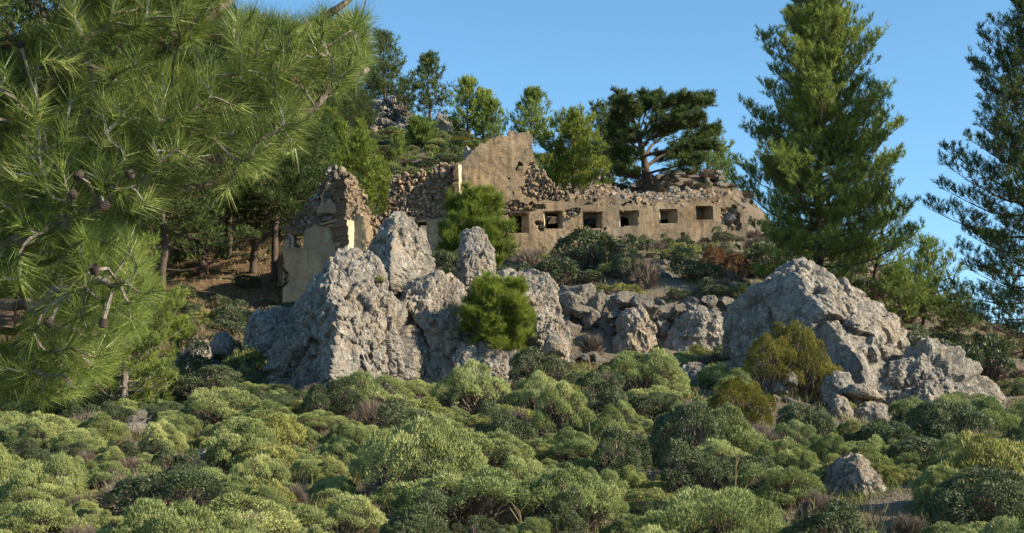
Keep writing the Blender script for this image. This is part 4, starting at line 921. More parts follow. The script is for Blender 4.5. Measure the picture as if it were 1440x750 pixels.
for k, (px, d, tx, ty, R, lab, mt, pr) in enumerate([
    (600, 112, 603, 84, 1.9, 'single pine with layered boughs standing out against the sky on the rocky crest', 'pine_dark', 'cone'),
    (658, 106, 659, 120, 1.35, 'tallest of the three slim pines close together left of the high plastered wall', 'pine_mid', 'column'),
    (679, 106.5, 680, 136, 1.0, 'middle one of the three slim pines close together left of the high plastered wall', 'pine_mid', 'column'),
    (694, 105.5, 694, 148, .9, 'shortest of the three slim pines close together left of the high plastered wall', 'pine_mid', 'column'),
    (536, 118, 538, 55, 2.2, 'pine on the crest partly behind the tip of the near pine branch', 'pine_dark', 'column'),
    (568, 116, 566, 118, .8, 'small pine beside the pinnacle of pale crags on the crest', 'pine_mid', 'cone'),
    (515, 121, 512, 92, 1.3, 'pine among the grey crags at the left of the crest', 'pine_dark', 'column'),
    (588, 98, 590, 178, 1.1, 'young pine on the slope below the single pine', 'pine_mid', 'column'),
    (556, 94, 554, 190, 1.2, 'bushy pine in the middle of the slope above the rubble wall', 'pine_mid', 'column'),
    (620, 92, 622, 205, .8, 'small pine low on the slope above the rubble wall', 'pine_mid', 'cone'),
    (640, 108, 640, 170, .8, 'small young pine left of the three slim pines on the slope', 'pine_mid', 'column')]):
    b = gx(px, d)
    if k in (2, 3, 5, 6, 8, 9, 10, 11): pine_copy(CRS[{2: 1, 3: 1, 6: 4}.get(k, 1 + 3 * (k % 2))], b, top_at(b, tx, ty), lab, None, rq0.uniform(0, 6)); continue
    CRS[k] = pine(b, top_at(b, tx, ty), R, lab, 520 + k, mt, n_limbs=76 if R > 1 else 44, per=9, up=.55, lod=1.75, prof=pr, rise=(.1, .9), limb_parts=3 if R > 1 else 0, t0=.22 if k == 0 else .08, gap=.35)
# bright young pines on the slope behind the gable
rq = np.random.default_rng(61); YPS, WPS = [], []
YP = [(505, 66, 200, 'bright young pine directly behind the peak of the gable'), (478, 70, 186, 'tall bright young pine left of the one behind the gable peak'), (446, 68, 212, 'bushy young pine above the left slope of the gable'),
      (418, 72, 196, 'young pine half hidden by the near branch, above the left corner of the ruin'), (525, 72, 228, 'short bright young pine right of the gable peak, in the gap between the walls'), (540, 62, 268, 'lowest bushy young pine in the gap between gable and rubble wall'),
      (392, 66, 225, 'dense young pine just left of the bushy ones above the gable'), (462, 82, 165, 'young pine higher up the slope behind the bright young pines'), (500, 90, 178, 'young pine under the grey crags on the slope'), (435, 90, 150, 'young pine highest on the slope behind the tip of the near branch')]
for k, (px, d, ty, lab) in enumerate(YP):
    b = gx(px, d)
    if k >= 3: pine_copy(YPS[k % 3], b, top_at(b, px, ty), lab, 'young pines behind the gable', rq.uniform(0, 6)); continue
    YPS.append(pine(b, top_at(b, px + rq.uniform(-6, 6), ty), max(.9, (b[2] * 0 + at(px, ty, d)[2] - b[2]) * .30), lab, 540 + k, 'pine_bright' if k not in (3, 6, 9) else 'pine_mid', n_limbs=80, t0=.04, prof='column', per=9, up=.7, lod=1.4, rise=(.25, 1.1), group='young pines behind the gable', limb_parts=2))
# the wood on the left: tall pines with bare trunks
WP = [(381, 56.5, 130, 'pine with a dark bare trunk standing just left of the gabled wall', .34), (350, 58, 90, 'pine in the wood, the second trunk left of the gabled wall', .34), (412, 64, 165, 'pine behind the left corner of the gabled wall', .3), (318, 62, 80, 'pine in the shaded wood above the brown slope', .3), (278, 58, 40, 'pine with a straight trunk in the middle of the shaded wood', .3),
      (234, 66, 60, 'pine deep in the shaded wood with a short dark trunk in a sunny patch', .32), (200, 54, 10, 'large dark pine in the wood behind the near pine', .28), (160, 60, -20, 'pine deep in the wood showing between the near branches', .3), (110, 56, -10, 'tall pine of the wood behind the mass of near needles', .25), (40, 50, -60, 'tall pine whose top shows beyond the near pine at the upper left corner', .22),
      (-20, 56, -80, 'tall pine of the wood cut by the left edge of the picture', .22), (335, 74, 130, 'pine higher up in the wood above the shaded hollow', .25), (260, 80, 60, 'pine near the top of the wood behind the near branch', .25), (390, 80, 120, 'pine high on the slope above the gable and left of the young pines', .2), (180, 84, 10, 'pine at the upper edge of the wood behind the near branch', .25)]
WP += [(338, 68, 110, 'pine in the wood between the second and third trunks left of the gable', .2), (365, 72, 150, 'pine in the wood behind the trunk beside the gable', .2), (222, 49, 120, 'dark pine at the front of the wood above the shaded hollow', .2), (18, 43, 230, 'pine of the wood closing the view behind the lowest near boughs', .2), (72, 45, 215, 'pine at the front of the wood behind the lower near boughs', .2), (-30, 40, 260, 'low pine of the wood cut by the left edge of the picture', .2), (270, 66, 90, 'pine in the middle of the wood behind its front row', .2), (420, 76, 175, 'pine of the wood showing above the left corner of the gable', .2), (462, 108, 70, 'pine on the bare hilltop left of the grey crags', .2), (484, 100, 112, 'pine on the high slope just below the grey crags', .2), (432, 116, 36, 'pine on the hilltop behind the tip of the near pine', .2), (400, 104, 70, 'pine high on the slope left of the hilltop pines', .2), (350, 116, 20, 'pine on the hilltop above the wood', .2), (290, 112, 5, 'pine on the hilltop behind the near pine', .2), (448, 96, 118, 'pine on the high slope above the bright young pines', .2), (500, 106, 128, 'small pine at the left foot of the grey crags', .2)]
for k, (px, d, ty, lab, t0) in enumerate(WP):
    b = gx(px, d); h = at(px, ty, d)[2] - b[2]
    if k >= 4: pine_copy(WPS[k % 4], b, top_at(b, px, ty), lab, 'pines of the wood on the left', rq.uniform(0, 6)); continue
    WPS.append(pine(b, top_at(b, px + rq.uniform(-10, 10), ty), h * .33, lab, 560 + k, 'pine_dark', n_limbs=90, t0=t0 * (.8 if k in (0, 1) else .35), per=9, up=.4, lod=1.45, rise=(.0, .8), group='pines of the wood on the left', limb_parts=8, trunk_r=.07 + .010 * h, prof='cone', gap=.35))  # shade of the wood is put into the colour: dark needles on every pine
b = gx(172, 25.5); pine(b, top_at(b, 178, 358), .95, 'bushy young pine with grey twigs at the edge of the wood below the near pine', 580, 'pine_mid', n_limbs=54, t0=.05, per=15, step=.15, up=.6, prof='round', bark='bark_grey', rise=(.1, 1.0), limb_parts=10, side=.4)
b = gx(120, 27); pine(b, top_at(b, 120, 400), .8, 'low dark young pine left of the bushy one with grey twigs', 581, 'pine_dark', n_limbs=36, t0=.05, per=13, step=.16, up=.6, prof='round', rise=(.1, 1.0), limb_parts=4)
b = gx(248, 33); pine(b, top_at(b, 250, 468), .42, 'tiny bright pine seedling on the brown slope at the edge of the wood', 582, 'pine_bright', n_limbs=22, t0=.05, per=11, step=.14, up=.8, prof='column', limb_parts=0, rise=(.4, 1.1))
# soft young pines among the rocks
b = at(670, 374, 41); b[2] = min(b[2], gz(b[0], b[1]) + .1); pine(b, at(670, 292, 41), .90, 'soft bright young pine in front of the plastered wall left of the first window', 590, 'pine_bright', n_limbs=90, t0=.02, per=20, step=.13, up=.75, prof='round', rise=(.1, .95), limb_parts=4, side=.42, ext=(1.05, 1.0), soft=1.5)
b = at(700, 493, 28.5); pine(b, at(699, 422, 28.5), .62, 'small round bright pine bush growing between the boulders in the middle', 591, 'pine_bright', n_limbs=60, t0=.02, per=30, step=.10, up=.7, prof='round', rise=(-.1, .8), limb_parts=4, side=.42, bark='bark_grey', soft=1.45)

def spreading_pine():
    """the old pine behind the window wall: leaning trunk, long near-level boughs to the right, flat layered crown"""
    rng = np.random.default_rng(600); d = 61.0; b = gx(911, d)
    root = link('pine_tree', None, None, 'old spreading pine with a thick trunk and long level boughs behind the window wall', 'pine tree', loc=b)
    L = lambda pts: np.array([at(x, y, d + dy) for x, y, dy in pts]) - b
    tr = L([(912, 276, 0), (911, 262, 0), (909, 245, 0), (906, 225, 0), (902, 205, 0), (896, 185, 0), (890, 165, 0), (884, 148, 0)])
    g = Geo(); tube(g, tr, np.array([.30, .23, .19, .16, .13, .10, .06, .03]), 9, wob=.15, rng=rng); link('trunk', g.mesh('trunk', M['bark'], True), root)
    limbs = [[(908, 235, 0), (925, 222, .3), (945, 212, .5), (965, 205, .8), (985, 196, .8), (1003, 188, .8)], [(906, 220, 0), (925, 214, -.6), (950, 210, -1.2), (978, 212, -1.4), (1000, 210, -1.4)],
             [(903, 205, 0), (920, 188, .2), (940, 172, .4), (960, 160, .5), (978, 150, .5), (995, 142, .5)], [(900, 198, 0), (912, 175, -.6), (930, 156, -1), (950, 146, -1.2), (972, 144, -1.2), (992, 148, -1.2)],
             [(896, 185, 0), (900, 165, .5), (910, 148, .8), (922, 140, 1)], [(890, 165, 0), (882, 152, .2), (876, 142, .3)], [(902, 205, 0), (888, 192, -.8), (876, 180, -1.2), (868, 165, -1.2)],
             [(906, 225, 0), (890, 222, .8), (874, 212, 1.2), (866, 202, 1.2)], [(908, 240, 0), (896, 236, -.8), (882, 230, -1.2), (872, 222, -1.3)], [(909, 245, 0), (925, 240, -1), (945, 236, -1.6), (966, 232, -1.8), (985, 228, -1.8)],
             [(906, 222, 0), (916, 205, 1.2), (932, 192, 2), (955, 182, 2.4), (975, 180, 2.4)], [(900, 195, 0), (915, 182, -1.4), (936, 174, -2.2), (960, 172, -2.4), (980, 170, -2.4)], [(911, 258, 0), (900, 252, -.8), (888, 250, -1.2), (880, 246, -1.4)],
             [(898, 190, 0), (890, 172, -1.2), (884, 160, -1.8), (880, 150, -2)], [(904, 212, 0), (892, 205, 1.8), (880, 196, 2.5), (872, 186, 2.8)], [(910, 250, 0), (928, 256, -.4), (945, 262, -.6)], [(893, 175, 0), (884, 168, .8), (876, 158, 1), (868, 150, 1)], [(904, 208, 0), (912, 198, -1), (925, 190, -1.5), (942, 186, -1.6)], [(898, 190, 0), (904, 172, -.9), (908, 156, -1.2), (906, 142, -1.2)], [(908, 236, 0), (920, 228, 1), (940, 224, 1.6), (962, 220, 1.8)], [(903, 206, 0), (890, 214, -.8), (876, 206, -1), (864, 190, -1)], [(900, 192, 0), (918, 165, 1.6), (938, 152, 2), (955, 147, 2)]]
    lg, cg = Geo(), Geo()
    for k, l in enumerate(limbs):
        c = L(l); m = len(c); ln = np.linalg.norm(c[-1] - c[0])
        gg = Geo(); tube(gg, c, np.linspace(.02 + ln * .015, .010, m), 6, wob=.2, rng=rng); link('limb', gg.mesh('limb', M['bark'], True), root)
        if k == 15: continue
        A, C = shoots_on(c, rng, .85, .085, .28, c[0], first=.3 if k not in (0, 1, 9) else .45)
        A2, C2 = [A], [C]
        for q in range(len(A)):                                       # twigs on the twigs
            a, e = shoots_on(np.linspace(A[q], C[q], 4), rng, .34, .22, .35, A[q]); A2.append(a); C2.append(e)
        A, C = np.concatenate(A2), np.concatenate(C2)
        thin_tubes(lg, A, (A + C) / 2, C, .012, .005)
        r = rng.integers(len(A), size=len(A) * 5); f = rng.uniform(.2, 1.1, len(r))[:, None]; P = A[r] + (C[r] - A[r]) * f
        SD = norm(norm(C - A)[r] * .6 + rng.normal(size=P.shape) * .4 + np.array([[0, 0, .7]]))
        needle_tufts(cg, P, SD, rng, 8, .18, .023, .18)
    link('branches', lg.mesh('branches', M['bark'], False), root); link('crown', cg.mesh('crown', M['pine_dark'], False), root)
spreading_pine()

# ------------------------------------------------------------------ the near pine at the upper left
def near_pine():
    rng = np.random.default_rng(700)
    base = np.array([-2.35, 4.3, gz(-2.35, 4.3)])
    root = link('pine_tree', None, None, 'near pine filling the upper left with long bright needles and dark cones', 'pine tree', loc=base)
    tr = np.array([base + (0, 0, -.3), base + (0, 0, .5), base + (.05, .05, 1.3), base + (-.02, .1, 2.2), base + (.05, .1, 3.2), base + (.1, .15, 4.4), base + (.1, .2, 5.6)])
    g = Geo(); tube(g, tr - base, np.array([.17, .15, .135, .12, .10, .07, .03]), 12, wob=.12, rng=rng); link('trunk', g.mesh('trunk', M['bark'], True), root)
    def tp(z): return np.array([np.interp(z, tr[:, 2], tr[:, k]) for k in range(3)])
    limbs = []
    def limb(z, pts, r0, r1=.006):
        c = np.concatenate([[tp(z)], [at(x, y, d) for x, y, d in pts]]); t = np.arange(len(c)); tt = np.linspace(0, len(c) - 1, len(c) * 4 - 3)
        # smooth curve through the points (Catmull-Rom)
        i = np.minimum(tt.astype(int), len(c) - 2); f = (tt - i)[:, None]; e = np.concatenate([[2 * c[0] - c[1]], c, [2 * c[-1] - c[-2]]])
        p0, p1, p2, p3 = e[i], e[i + 1], e[i + 2], e[i + 3]
        s = .5 * (2 * p1 + (p2 - p0) * f + (2 * p0 - 5 * p1 + 4 * p2 - p3) * f ** 2 + (3 * p1 - p0 - 3 * p2 + p3) * f ** 3)
        s += rng.normal(0, .006, s.shape)
        gg = Geo(); tube(gg, s - base, np.linspace(r0, r1, len(s)), 8, wob=.25, rng=rng); link('limb', gg.mesh('limb', M['bark_grey'], True), root); limbs.append(s)
    limb(.55, [(-60, 330, 4.2), (120, 235, 4.0), (230, 170, 3.95), (320, 120, 3.9), (400, 62, 3.85), (470, 15, 3.8), (540, -40, 3.8)], .036)
    limb(1.0, [(-80, 200, 4.2), (60, 150, 4.0), (160, 110, 3.9), (250, 60, 3.8), (310, 10, 3.8), (340, -40, 3.8)], .03)
    limb(.55, [(-40, 300, 3.9), (100, 262, 3.7), (220, 240, 3.65), (330, 205, 3.7), (410, 170, 3.75), (470, 130, 3.75), (515, 95, 3.75)], .026)
    limb(.30, [(-60, 330, 3.7), (40, 285, 3.5), (120, 250, 3.45), (180, 245, 3.45), (220, 255, 3.45)], .02)
    limb(.10, [(-90, 380, 3.7), (-10, 350, 3.4), (60, 330, 3.35), (110, 300, 3.3), (150, 290, 3.3)], .02)
    limb(-.05, [(-110, 440, 3.8), (-20, 430, 3.5), (50, 425, 3.4), (100, 400, 3.35), (150, 395, 3.3), (180, 400, 3.3)], .02)
    limb(-.3, [(-120, 520, 3.8), (-40, 510, 3.6), (30, 480, 3.5), (90, 465, 3.4), (130, 470, 3.4)], .02)
    limb(-.5, [(-120, 560, 3.9), (-30, 545, 3.7), (40, 530, 3.6), (100, 510, 3.5)], .018)
    limb(.2, [(-80, 400, 4.2), (0, 385, 4.1), (80, 360, 4.1), (150, 335, 4.1)], .018)
    limb(-.15, [(-90, 470, 4.3), (0, 470, 4.2), (80, 445, 4.2), (150, 440, 4.2)], .018)
    limb(1.5, [(-120, 60, 4.3), (20, 60, 4.2), (120, 20, 4.1), (200, -30, 4.0)], .03)
    limb(.75, [(60, 230, 4.5), (180, 160, 4.6), (300, 150, 4.6), (380, 120, 4.6), (450, 90, 4.6), (500, 40, 4.6)], .022)
    limb(.40, [(40, 300, 4.3), (160, 290, 4.3), (260, 270, 4.3), (330, 245, 4.3), (360, 240, 4.3)], .018)
    limb(1.9, [(-60, -40, 4.2), (100, -70, 4.1), (260, -80, 4.0), (400, -90, 4.0)], .03)
    LP = np.concatenate(limbs); LT = np.concatenate([norm(np.gradient(s, axis=0)) for s in limbs])
    # shoot tips fill the mass of the tree as it is seen, at depths of their own
    mass = [(-160, -120), (330, -120), (535, -60), (535, 5), (510, 40), (515, 80), (500, 105), (478, 128), (462, 150), (440, 188), (415, 205), (395, 212), (372, 236), (340, 244), (318, 268), (295, 250), (262, 262), (228, 272), (198, 300), (175, 318), (190, 372), (212, 405), (205, 440), (190, 462), (160, 478), (150, 520), (110, 545), (60, 560), (20, 545), (-160, 600)]
    n = 15000; X = rng.uniform(-160, 545, n); Y = rng.uniform(-120, 600, n); ok = inside(X, Y, mass)
    # open patches where the shade behind shows
    for cx, cy, rx, ry in ((45, 20, 50, 26), (100, 8, 36, 18), (385, 8, 26, 14), (250, 245, 30, 26), (210, 310, 26, 22), (300, 12, 22, 16), (10, 175, 22, 30), (60, 120, 60, 22)):
        ok &= (((X - cx) / rx) ** 2 + ((Y - cy) / ry) ** 2 > 1) | (rng.random(n) < .12)
    cl = fbm(np.stack([X / 75, Y / 75, X * 0], 1), 2, 77); ok &= cl > -.33
    X, Y = X[ok], Y[ok]; n = len(X); Dp = np.clip(rng.normal(3.9, .42, n), 3.25, 5.2)
    T = np.array([at(x, y, d) for x, y, d in zip(X, Y, Dp)])
    A = np.empty_like(T); AT = np.empty_like(T)
    for i in range(n):
        dd = np.linalg.norm(LP - T[i], axis=1) - .25 * ((T[i] - LP) * LT).sum(1); k = np.argmin(dd); A[i] = LP[k]; AT[i] = LT[k]
    near = np.linalg.norm(T - A, axis=1); keep = near < .62; T, near = T[keep], near[keep]
    o = np.argsort(near); T = T[o]
    # thin the tips so that tufts stand apart, then let each twig start from the nearest wood grown so far
    sel, cellmap = [], {}
    for i, t in enumerate(T):
        c = tuple((t // .056).astype(int))
        if cellmap.get(c, 0) < 1: cellmap[c] = cellmap.get(c, 0) + 1; sel.append(i)
    T = T[sel]; n = len(T)
    nodes = np.zeros((len(LP) + n * 4, 3)); nodes[:len(LP)] = LP; ndir = np.zeros_like(nodes); ndir[:len(LP)] = LT; used = len(LP)
    tw, nd_ = Geo(), Geo(); D = np.zeros((n, 3))
    for i in range(n):
        dv = T[i] - nodes[:used]; dl = np.linalg.norm(dv, axis=1); k = np.argmin(dl * (1.25 - .35 * (dv * ndir[:used]).sum(1) / np.maximum(dl, 1e-6)))
        a0 = nodes[k]; L0 = max(dl[k], .02); e = norm(dv[k]); d0 = norm(e * .6 + ndir[k] * .7)
        up = norm(e * .8 + np.array([.12, -.10, .55]) + rng.normal(0, .30, 3))
        c1 = a0 + d0 * L0 * .4; c2 = T[i] - up * L0 * .3; t = np.linspace(0, 1, 5)[:, None]
        c = a0 * (1 - t) ** 3 + 3 * c1 * t * (1 - t) ** 2 + 3 * c2 * t * t * (1 - t) + T[i] * t ** 3
        tube(tw, c - base, np.linspace(.0042, .0028, 5), 3, rng.random())
        nodes[used:used + 3] = c[2:5]; ndir[used:used + 3] = norm(np.gradient(c, axis=0))[2:5]; used += 3; D[i] = up
    link('twigs', tw.mesh('twigs', M['bark_grey'], False), root)
    P, Dd = T + D * .02, D; per = 86; k = np.repeat(np.arange(n), per); m = len(k)
    s = rng.random((m, 1))
    q = P[k] - Dd[k] * (1 - s) * .065 + rng.normal(0, .002, (m, 3))
    r = rng.normal(size=(m, 3)); r -= (r * Dd[k]).sum(1, keepdims=True) * Dd[k]; r = norm(r)
    d = norm(Dd[k] * (.35 + s * .75) + r * rng.uniform(.55, 1.0, (m, 1)) + rng.normal(0, .08, (m, 3)))
    tn = rng.random(len(P)); Ln = rng.uniform(.048, .080, m); W = rng.uniform(.0011, .0018, m)
    t = np.clip(tn[k] * .6 + rng.random(m) * .4, 0, 1)
    sd = norm(np.cross(d, rng.normal(size=(m, 3)))); v = np.stack([q - sd * W[:, None] * .5, q + sd * W[:, None] * .5, q + d * Ln[:, None]], 1).reshape(-1, 3) - base
    nd_.add(v, np.arange(m)[:, None] * 3 + np.array([[0, 1, 2]]), None, np.repeat(t, 3))
    link('crown', nd_.mesh('crown', M['pine_near'], False), root)
    # cones: overlapping scales round a core
    cm, nt, bb = new_mat('dark_cone_scales'); a = nd(nt, 'ShaderNodeAttribute', attribute_name='tint'); nt.links.new(ramp(nt, a.outputs['Fac'], [(0, (.02, .014, .011)), (1, (.075, .052, .04))]), bb.inputs['Base Color']); bb.inputs['Roughness'].default_value = .7
    cg = Geo(); v, f = ico(3); cg.add(v * np.array([[.019, .019, .034]]), f, None, .1)
    for q in range(64):
        z = -.032 + .064 * q / 63; rr = .022 * math.sqrt(max(.08, 1 - (z / .038) ** 2)); th = q * 2.39996
        o = np.array([math.cos(th), math.sin(th), .35]); s_ = np.array([-math.sin(th), math.cos(th), 0]); c = np.array([math.cos(th) * rr * .7, math.sin(th) * rr * .7, z])
        tip = c + o * .017; u = np.array([0, 0, .004])
        cg.add([c - s_ * .005, c + s_ * .005, tip + s_ * .0085 - u, tip - s_ * .0085 - u, tip + s_ * .007 + u, tip - s_ * .007 + u], None, [[0, 1, 2, 3], [3, 2, 4, 5], [1, 0, 5, 4]], [.2, .2, 1, 1, .7, .7])
    cmesh = cg.mesh('pine_cone', cm, False)
    for x, y, dd in ((335, 140, 3.5), (409, 160, 3.5), (411, 178, 3.52), (393, 200, 3.5), (295, 200, 3.5), (110, 248, 3.2), (183, 246, 3.25), (102, 275, 3.2), (147, 290, 3.15), (145, 455, 3.2), (133, 380, 3.1), (29, 63, 3.4), (124, 78, 3.5), (388, 92, 3.6), (70, 455, 3.25)):
        p = at(x, y, dd); o = link('pine_cone', cmesh, root, loc=p - base); o.rotation_euler = (rng.uniform(-1, 1), rng.uniform(-1, 1), rng.uniform(0, 6)); o.scale = (.33, .33, .33) if x != 29 else (.28, .28, .28)
        # short stalk to the nearest limb
        k = np.argmin(np.linalg.norm(LP - p, axis=1)); gg = Geo(); c = np.array([LP[k], (LP[k] + p) / 2 + (0, 0, .02), p]) - base; tube(gg, c, .004, 5); link('stalk', gg.mesh('stalk', M['bark_grey'], False), root)
near_pine()
# ------------------------------------------------------------------ shrubs: a few shapes of each kind, every bush an object
def dome_heads(rng, n, rad, flat, low=.0):
    i = np.arange(n) + .5; z = 1 - i / n * (1 - low); th = i * 2.39996 + rng.uniform(0, 6)
    r = np.sqrt(1 - z * z); d = np.stack([r * np.cos(th), r * np.sin(th), z], 1); d = norm(d + rng.normal(0, .11, d.shape)); d[:, 2] = np.abs(d[:, 2])
    c = d * (rad * rng.uniform(.74, 1.1, (n, 1))); c[:, 2] = c[:, 2] * flat + .10
    return d, c

SHRUB = dict(  # heads, their reach, squash, head radius, leaves on a unit of shell, leaf length and width, uprightness, spread, stems
    cushion=(38, .72, .90, (.15, .32), 5600, .046, .019, .50, .7, 16), heath=(36, .74, .95, (.15, .27), 5600, .048, .016, .75, .7, 34),
    leafy=(34, .66, 1.0, (.15, .34), 2600, .050, .030, .2, 1.1, 16), broom=(44, .80, 1.0, (.20, .27), 5200, .034, .017, .35, .7, 4),
    spurge=(42, .74, .75, (.12, .23), 2900, .062, .024, .6, .9, 12), dry=(30, .66, .85, (.2, .36), 0, 0, 0, 0, 0, 150), rust=(34, .74, .95, (.18, .28), 3000, .042, .024, .3, .9, 14))

def shrub_mesh(kind, seed, lod=1.0):
    """unit bush of radius about 1: a shell of leaves on a cluster of rounded heads, over bare woody stems"""
    rng = np.random.default_rng(seed); lg, wg = Geo(), Geo()
    n, rad, flat, hr_, dens, ll, lw, stand, spread, nst = SHRUB[kind]
    n = int(n / lod ** .5); d, c = dome_heads(rng, n, rad, flat, .05); hr = rng.uniform(*hr_, n) * lod ** .25
    c[:, :2] *= rng.uniform(.85, 1.1, 2); c += (c * rng.normal(0, .06 if kind != 'leafy' else .2, (n, 1))); c[:, :2] += rng.normal(0, .12, 2) * c[:, 2:3]
    if dens:
        ll, lw = ll * lod ** .75, lw * lod ** .95
        cnt = (dens * 4 * math.pi * hr ** 2 / lod ** 1.7 * .62).astype(int); k = np.repeat(np.arange(n), cnt); m = len(k)
        nr = norm(rng.normal(size=(m, 3)) + d[k] * .5 + np.array([[0, 0, .25]]))
        wob = 1 + .30 * fbm(nr * 3.4 + k[:, None] * 3.1, 3, seed)
        P = c[k] + nr * (hr[k] * wob * (1.06 - .30 * rng.random(m) ** 2.2))[:, None] * np.array([[1, 1, .9]])
        # keep the outer shell only: drop what lies inside another head or hangs under the skirt
        q = ((P[:, None] - c[None]) ** 2).sum(2) / (hr[None] * .92) ** 2; q[np.arange(m), k] = 9
        ok = (q.min(1) > 1) & (P[:, 2] > .16 + .22 * rng.random(m)) & (nr[:, 2] > -.15 - .3 * rng.random(m)) & (rng.random(m) < np.clip(1.05 + fbm(P * 3.6, 2, seed + 4) * 1.7, .08, 1))
        P, k, nr = P[ok], k[ok], nr[ok]; m = len(P)
        tg = rng.normal(size=(m, 3)); tg -= (tg * nr).sum(1, keepdims=True) * nr; tg = norm(tg)
        D = norm(nr * .6 + tg * spread * rng.uniform(.3, 1, (m, 1)) + np.array([[0, 0, stand]]))
        hue = rng.random(n); t = np.clip(.12 + hue[k] * .5 + rng.random(m) * .34, 0, 1)
        # leaf blades lie with their flat side to the outside of the head
        L = (ll * rng.uniform(.5, 1.2, m) * np.where(rng.random(m) < .06, 1.8, 1))[:, None]; W = (lw * rng.uniform(.75, 1.2, m))[:, None]
        s = norm(np.cross(D, nr) + rng.normal(0, .35, (m, 3))); mid = P + D * L * .5
        lg.add(np.stack([P + s * W * .5, P - s * W * .5, P + D * L], 1).reshape(-1, 3), np.arange(m)[:, None] * 3 + np.array([[0, 1, 2]]), None, np.repeat(t, 3))
    # stems from the root to each head, and finer twigs below and inside it
    A = np.repeat(np.c_[rng.normal(0, .08, (n, 2)), np.full(n, -.06)], 3, 0); C = np.repeat(c, 3, 0) + rng.normal(0, .07, (n * 3, 3)); B = (A + C) / 2 + np.array([[0, 0, -.05]]) + rng.normal(0, .05, (n * 3, 3))
    thin_tubes(wg, A, B, C, .020 if kind != 'dry' else .012, .008 if kind != 'dry' else .005, rng.random(n * 3))
    k = np.repeat(np.arange(n), max(int(nst / lod), 3)); m = len(k)
    if kind == 'dry':
        nr = norm(rng.normal(size=(m, 3)) + d[k] * .8 + np.array([[0, 0, .25]])); A = c[k] * rng.uniform(.45, .85, (m, 1)) + rng.normal(0, .05, (m, 3)); C = c[k] + nr * (hr[k] * rng.uniform(.5, 1.15, m))[:, None]
    else:
        A = c[k] * rng.uniform(.15, .5, (m, 1)) + rng.normal(0, .05, (m, 3)); C = c[k] + norm(rng.normal(size=(m, 3)) + d[k] - np.array([[0, 0, .5]])) * (hr[k] * rng.uniform(.3, .9, m))[:, None]
    blades(wg, A, C - A, np.linalg.norm(C - A, axis=1), (.011 if kind == 'dry' else .022) * lod ** .8, rng.random(m), rng)
    if kind in ('heath', 'cushion', 'leafy'):                         # dead leaves and twig ends below the green
        k = np.repeat(np.arange(n), int((70 if kind == 'heath' else 34) / lod)); m = len(k)
        P = c[k] * rng.uniform(.55, .95, (m, 1)) + rng.normal(0, 1, (m, 3)) * (hr[k] * .4)[:, None] - np.array([[0, 0, .13]]); P[:, 2] = np.maximum(P[:, 2], .02)
        blades(wg, P, norm(d[k] + rng.normal(0, .5, (m, 3)) + np.array([[0, 0, .6]])), .10 * lod ** .6, .018 * lod, rng.random(m), rng)
    return lg, wg

FOL = {'cushion': 'cush', 'heath': 'cush', 'leafy': 'leafy', 'broom': 'broom', 'spurge': 'cush_y', 'dry': 'dry', 'rust': 'rust'}
PROTO = {}
def proto(kind, var, far):
    key = (kind, var, far)
    if key not in PROTO:
        lg, wg = shrub_mesh(kind, 1000 + 37 * var + len(kind) * 7 + (500 if far else 0), 2.1 if far else 1.0)
        PROTO[key] = (lg.mesh('foliage', M[FOL[kind]], False) if lg.v else None, wg.mesh('stems', M['dry'], False))
    return PROTO[key]
NVAR = {'cushion': 5, 'heath': 4, 'leafy': 4, 'broom': 2, 'spurge': 3, 'dry': 3, 'rust': 2}
BUSHES = []
def bush(kind, p, r, h, rng, label, group=None, cat='shrub', var=None, tilt=.2, name=None):
    far = p[1] > 29
    fol, wood = proto(kind, rng.integers(NVAR[kind]) if var is None else var, far)
    root = link(name or {'cushion': 'cushion_shrub', 'heath': 'heath_shrub', 'leafy': 'leafy_shrub', 'broom': 'broom_shrub', 'spurge': 'spurge_shrub', 'dry': 'dry_shrub', 'rust': 'dry_shrub'}[kind], None, None, label, cat, group, loc=p)
    root.scale = (r * rng.uniform(.82, 1.2), r * rng.uniform(.82, 1.2), h); root.rotation_euler = (rng.uniform(-tilt, tilt), rng.uniform(-tilt, tilt), rng.uniform(0, 6.28))
    if fol: link('foliage', fol, root)
    link('stems', wood, root)
    BUSHES.append((p[0], p[1], r)); return root

